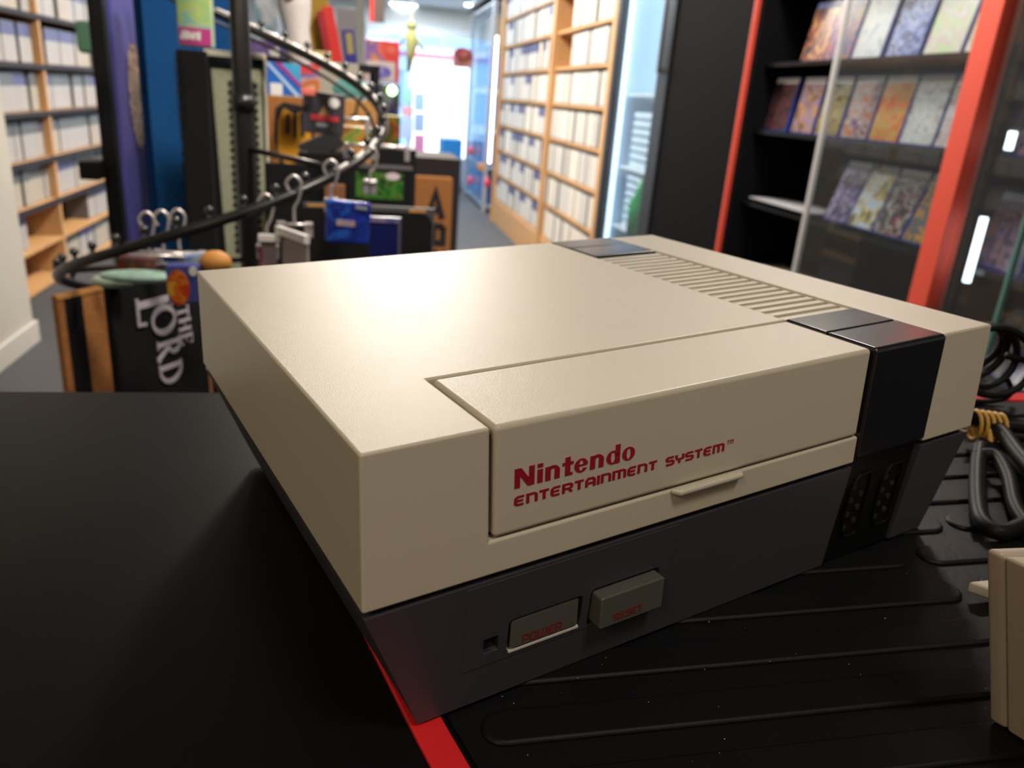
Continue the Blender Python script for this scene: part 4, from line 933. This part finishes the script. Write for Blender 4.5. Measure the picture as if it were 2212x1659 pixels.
p = Panel('dark_toy_card', 'dark card with a red and orange face like print under the rail end', 'card', (248,330,556,596), 1.15, .02, art('dark red print', [(.01,.02,.03),(.25,.03,.01),(.02,.05,.07),(.3,.10,.02)], 28, 9), 'card')
p = Panel('green_bag', 'small muted green boxy bag hanging before the left bookcase', 'bag', (158,212,42,115), 2.6, .06, mat('muted green', (.10,.24,.15), .6), 'body', bevel=.012)
p.rect(.80,.1,.98,.85, coir_b, 'tan_side')
build(MB().tube([p.P(.5,1,-.03),(p.P(.5,1,-.03).x,p.P(.5,1,-.03).y,ZC)], .0012, 6), 'hanging_string', wire, p.root)
# ================================================================== FURTHER BACK
p = Panel('picture_standee', 'red pictured standee with a pale lower panel beyond the spiral rack', 'standee', (788,864,83,178), 4.2, .04, art('red standee', [(.45,.05,.05),(.5,.12,.08),(.1,.08,.3),(.5,.2,.05)], 5, 6), 'board')
p.rect(.05,.02,.88,.50, mat('pale standee panel', (.42,.38,.40), .5), 'pale_panel'); p.oval(.45,.24,.32,.16, art('violet logo', [(.12,.10,.4),(.3,.25,.45),(.1,.08,.35)], 8, 2), 'violet_logo')
build(MB().box((p.p.x+.08,4.19,0),(p.q.x-.08,4.23,p.zb)), 'leg', black, p.root)
p = Panel('dark_machine', 'dark grey machine with a green glowing light beneath the red standee', 'machine', (792,864,178,300), 4.4, .3, art('dark machine', [(.04,.05,.05),(.10,.10,.10),(.06,.05,.15),(.03,.03,.03)], 5, 2), 'body', zbot=0)
q = inv(847,196,y=4.35)
build(MB().ball(tuple(q), .024, 12), 'green_light', mat('green glow', (.45,1,.35), .5, emit=6), p.root, smooth=True)
p = Panel('snack_packets', 'green, yellow and red packet beside the dark machine', 'packet', (815,866,248,318), 3.9, .1, art('snack print', [(.10,.16,.03),(.5,.06,.03),(.5,.3,.03),(.12,.2,.04)], 9, 6), 'packet', zbot=0)
p = Panel('hanging_sign', 'red and dark hanging sign high beyond the spiral rack', 'sign', (800,832,-60,48), 5.0, .03, mat('dark sign', (.08,.06,.06), .5), 'board'); p.rect(0,0,.28,1, rb1, 'red_side')
p = Panel('round_topped_sign', 'maroon round topped sign hanging before the entrance', 'sign', (980,1022,112,146), 8.0, .04, art('maroon sign', [(.12,.02,.04),(.35,.05,.1),(.45,.3,.4),(.3,.08,.04)], 4, 2), 'board')
p.oval(.45,1.0,.45,.35, art('maroon sign top', [(.12,.02,.04),(.35,.05,.1),(.4,.15,.1)], 4, 3), 'rounded_top', n=.04)
# hanging green figure
q = inv(888,90,y=6.0)
gm = mat('olive plush', (.20,.22,.09), .9)
m = MB().tube([(q.x,q.y,q.z+.12),(q.x,q.y,q.z+.05),(q.x+.005,q.y,q.z),(q.x,q.y,q.z-.08),(q.x-.015,q.y,q.z-.20)], [.012,.035,.045,.03,.012], 12)
m.tube([(q.x-.02,q.y,q.z+.03),(q.x-.065,q.y,q.z+.02),(q.x-.06,q.y,q.z-.03)], [.016,.012,.01], 8).tube([(q.x+.02,q.y,q.z+.03),(q.x+.07,q.y,q.z-.01),(q.x+.085,q.y,q.z-.06)], [.016,.012,.01], 8).ball((q.x,q.y,q.z+.10), .035, 12)
hg = thing('hanging_plush', 'olive green long plush figure hanging in front of the bright entrance', 'plush toy', q)
build(m, 'body', gm, hg, smooth=True); build(MB().tube([(q.x,q.y,q.z+.13),(q.x,q.y,ZC)], .002, 6), 'string', white_p, hg)
# window posters left of the door
for i, (a0_, a1_, b0_, b1_, c_, l) in enumerate([(868,893,190,225,(.30,.5,.42),'mint'),(868,893,230,250,(.7,.3,.3),'salmon'),(868,893,252,300,(.45,.5,.75),'lavender blue'),(895,918,200,240,(.3,.42,.65),'blue'),(895,918,244,285,(.3,.38,.55),'slate blue'),(895,918,290,330,(.6,.2,.35),'pink')]):
    Panel('window_poster', '%s poster left of the bright entrance, %s of its column' % (l, ['topmost','middle','lowest'][i%3]), 'poster', (a0_,a1_,b0_,b1_), YF-.12, .01, mat('poster '+l, c_, .6), 'sheet', group='posters on the shop window')
# glass tower with blue goods, right of the entrance
tw_ = thing('glass_display_tower', 'tall glass display tower with blue goods right of the bright entrance', 'display cabinet', (1.5,9.0,0))
ty0, ty1 = 8.35, 9.9
for (x, y) in ((1.32,ty0),(1.32,ty1),(1.84,ty0),(1.84,ty1)): build(MB().box((x-.02,y-.02,0),(x+.02,y+.02,2.05)), 'corner_post', mat('light grey metal', (.4,.42,.46), .35), tw_)
for z in (.05,.45,.85,1.25,1.65,2.03): build(MB().box((1.31,ty0,z-.012),(1.86,ty1,z)), 'shelf', MC['light grey metal'], tw_)
build(MB().box((1.308,ty0,.05),(1.314,ty1,2.0)), 'glass_front', glass('tower glass', (.85,.93,1), .05), tw_)
build(MB().box((1.34,ty0+.02,.5),(1.37,ty0+.045,1.72)), 'light_strip', mat('warm white strip', (1,.93,.72), .5, emit=5), tw_)
rng = random.Random(5)
for i, (z, y, w, h, c, l) in enumerate([(.0505,8.6,.5,.34,(.05,.14,.5),'deep blue'),(.0505,9.3,.5,.30,(.25,.4,.6),'pale blue'),(.4505,8.6,.45,.3,(.04,.12,.45),'dark blue'),(.4505,9.3,.45,.28,(.3,.35,.45),'grey blue'),(.8505,8.6,.45,.33,(.05,.25,.6),'sky blue'),(.8505,9.3,.45,.33,(.03,.35,.6),'cyan'),(1.2505,8.6,.45,.34,(.06,.16,.6),'royal blue'),(1.2505,9.3,.45,.3,(.04,.3,.65),'azure'),(1.6505,8.7,.5,.28,(.5,.3,.15),'tan'),(1.6505,9.35,.4,.25,(.08,.05,.05),'dark')]):
    tag(build(MB().box((1.36,y,z),(1.7,y+w,z+h)), 'boxed_toy', mat('tower '+l, c, .4, noise=(8,.3)), bevel=.01), '%s boxed toy in the glass display tower near the entrance' % l, 'box', 'boxes in the glass display tower')
for i, (px, py, l) in enumerate([(1017,326,'upper left'),(1015,390,'lower left'),(1052,395,'lower right')]):
    q = inv(px,py,x=1.27)
    tag(build(MB().ball(tuple(q), .045, 12, sc=(.6,.9,1.2)).tube([(q.x,q.y,q.z),(1.31,q.y,q.z)], .008, 6), 'red_ornament', mat('red pink ornament', (.75,.06,.12), .3), smooth=True), 'glossy red pink ornament on the glass display tower, %s of three' % l, 'ornament', 'red ornaments on the tower')
q = inv(1052,362,x=1.29)
tag(build(MB().box((1.27,8.36,.98*q.z-.05),(1.305,8.60,q.z)), 'orange_sign', mat('orange sign', (.62,.22,.03), .5)), 'small orange sign on the front of the glass display tower', 'sign')
tag(build(MB().box((1.05,10.2,0.0),(1.30,10.7,.62)), 'blue_bin', mat('bright blue bin', (.01,.22,.6), .4), bevel=.01), 'bright blue bin on the floor beside the entrance', 'bin')
tag(build(MB().box((1.02,10.9,0),(1.30,11.3,.35)), 'pale_carton', mat('pale carton', (.5,.55,.6), .6)), 'pale low carton on the floor beyond the blue bin', 'carton')
# shelf above the far end of the right wall
us = thing('wall_shelf', 'dark wall shelf with boxes above the glass display tower', 'shelf', (1.5,9.3,2.2))
build(MB().box((1.30,8.0,2.10),(1.86,10.6,2.13)), 'board', rail_m, us)
for i in range(6):
    tag(build(MB().box((1.36,8.1+i*.40,2.1305),(1.75,8.42+i*.40,2.1305+rng.uniform(.2,.38))), 'shelf_box', mat(['dark carton','pale carton','dark carton','pinkish carton'][i%4], [(.04,.03,.04),(.5,.55,.6),(.04,.03,.04),(.45,.35,.36)][i%4], .6)), '%s box on the dark wall shelf, %s from its near end' % (['dark','pale','dark','pinkish'][i%4], ['first','second','third','fourth','fifth','sixth'][i]), 'box', 'boxes on the wall shelf')

# ================================================================== LIGHTS
def area(name, loc, size, power, col, target=None, spread=PI, sy=None):
    l = bpy.data.lights.new(name, 'AREA'); l.energy = power; l.color = col; l.size = size; l.spread = spread
    if sy: l.shape = 'RECTANGLE'; l.size_y = sy
    o = bpy.data.objects.new(name, l); COL.objects.link(o); o.location = loc
    d = (Vector(target)-Vector(loc)) if target else Vector((0,0,-1)); o.rotation_euler = d.to_track_quat('-Z', 'Y').to_euler()
    return o
warm = (1,.88,.72); cool = (.78,.90,1)
lampm = mat('lit warm panel', (1,.88,.70), .5, emit=6); lampc = mat('lit cool disc', (.9,.97,1), .5, emit=12)
for i, (x, y, p_, sz) in enumerate([(.12,3.9,88,.30),(.16,5.6,100,.32)]):
    ro = thing('ceiling_light', 'warm square ceiling light over the aisle, %s one' % ['nearer','farther'][i], 'ceiling light', (x,y,ZC-.03))
    build(MB().box((x-sz/2-.03,y-sz/2-.03,ZC-.03),(x+sz/2+.03,y+sz/2+.03,ZC-.0005)), 'frame', white_p, ro)
    build(MB().box((x-sz/2,y-sz/2,ZC-.034),(x+sz/2,y+sz/2,ZC-.029)), 'diffuser', lampm, ro)
    area('ceiling light lamp', (x,y,ZC-.05), sz, p_, warm)
for i, (px, py, yy_) in enumerate([(1018,10,None),(990,32,None),(870,12,None)]):
    q = inv(px,py,z=ZC); r = .10 if i < 2 else .35
    ro = thing('downlight', ['round cool ceiling downlight nearer the bookcase','round cool ceiling downlight above the entrance','large bright round ceiling light left of the downlights'][i], 'ceiling light', (q.x,q.y,ZC-.02))
    build(MB().tube([(q.x,q.y,ZC-.02),(q.x,q.y,ZC-.0005)], r, 20), 'diffuser', lampc, ro)
for (x, y, p_) in ((.4,8.2,90),(.4,11.5,110),(1.0,14.0,120)): area('far ceiling lamp', (x,y,ZC-.06), .9, p_, cool)
area('shelf wash left', (-.75,5.6,ZC-.06), .6, 9, (1,.95,.9), target=(-1.6,5.4,.9))
area('shelf wash right', (.55,4.6,ZC-.06), .6, 13, (1,.97,.93), target=(1.3,5.2,1.0))
area('cabinet lamp', (1.02,1.75,2.25), .22, 21, (1,.9,.8), target=(1.0,1.6,1.0))
area('cabinet wash', (.75,1.9,ZC-.06), .4, 8, (1,.93,.88), target=(1.4,1.9,1.0), spread=2.0)
area('counter fill', (.35,-.45,ZC-.06), .35, 9, (1,.95,.9), target=(.2,.3,1.0))  # added fill without a fixture, lifts the console top and the trim
area('fridge lamp', (1.55,3.8,1.93), .3, 4, (.75,.88,1), target=(1.5,3.8,.5))
area('console front fill', (-1.1,-1.2,ZC-.06), .6, 14.5, (1,.80,.52), target=(0,.4,1.0))  # unseen fill from behind the camera, brightens the console's front
area('rack fill', (.50,.75,ZC-.06), .25, 10, (1,.9,.8), target=(-.2,1.9,.9), spread=1.3)  # added fill, brightens the goods around the spiral rack
W_ = bpy.data.worlds.new('daylight'); S.world = W_; W_.use_nodes = True
W_.node_tree.nodes['Background'].inputs[0].default_value = (.85,.93,1,1); W_.node_tree.nodes['Background'].inputs[1].default_value = 4.0
S.cycles.use_denoising = True; S.cycles.max_bounces = 6; S.cycles.diffuse_bounces = 3; S.cycles.glossy_bounces = 3; S.cycles.transparent_max_bounces = 10
S.cycles.sample_clamp_indirect = 6
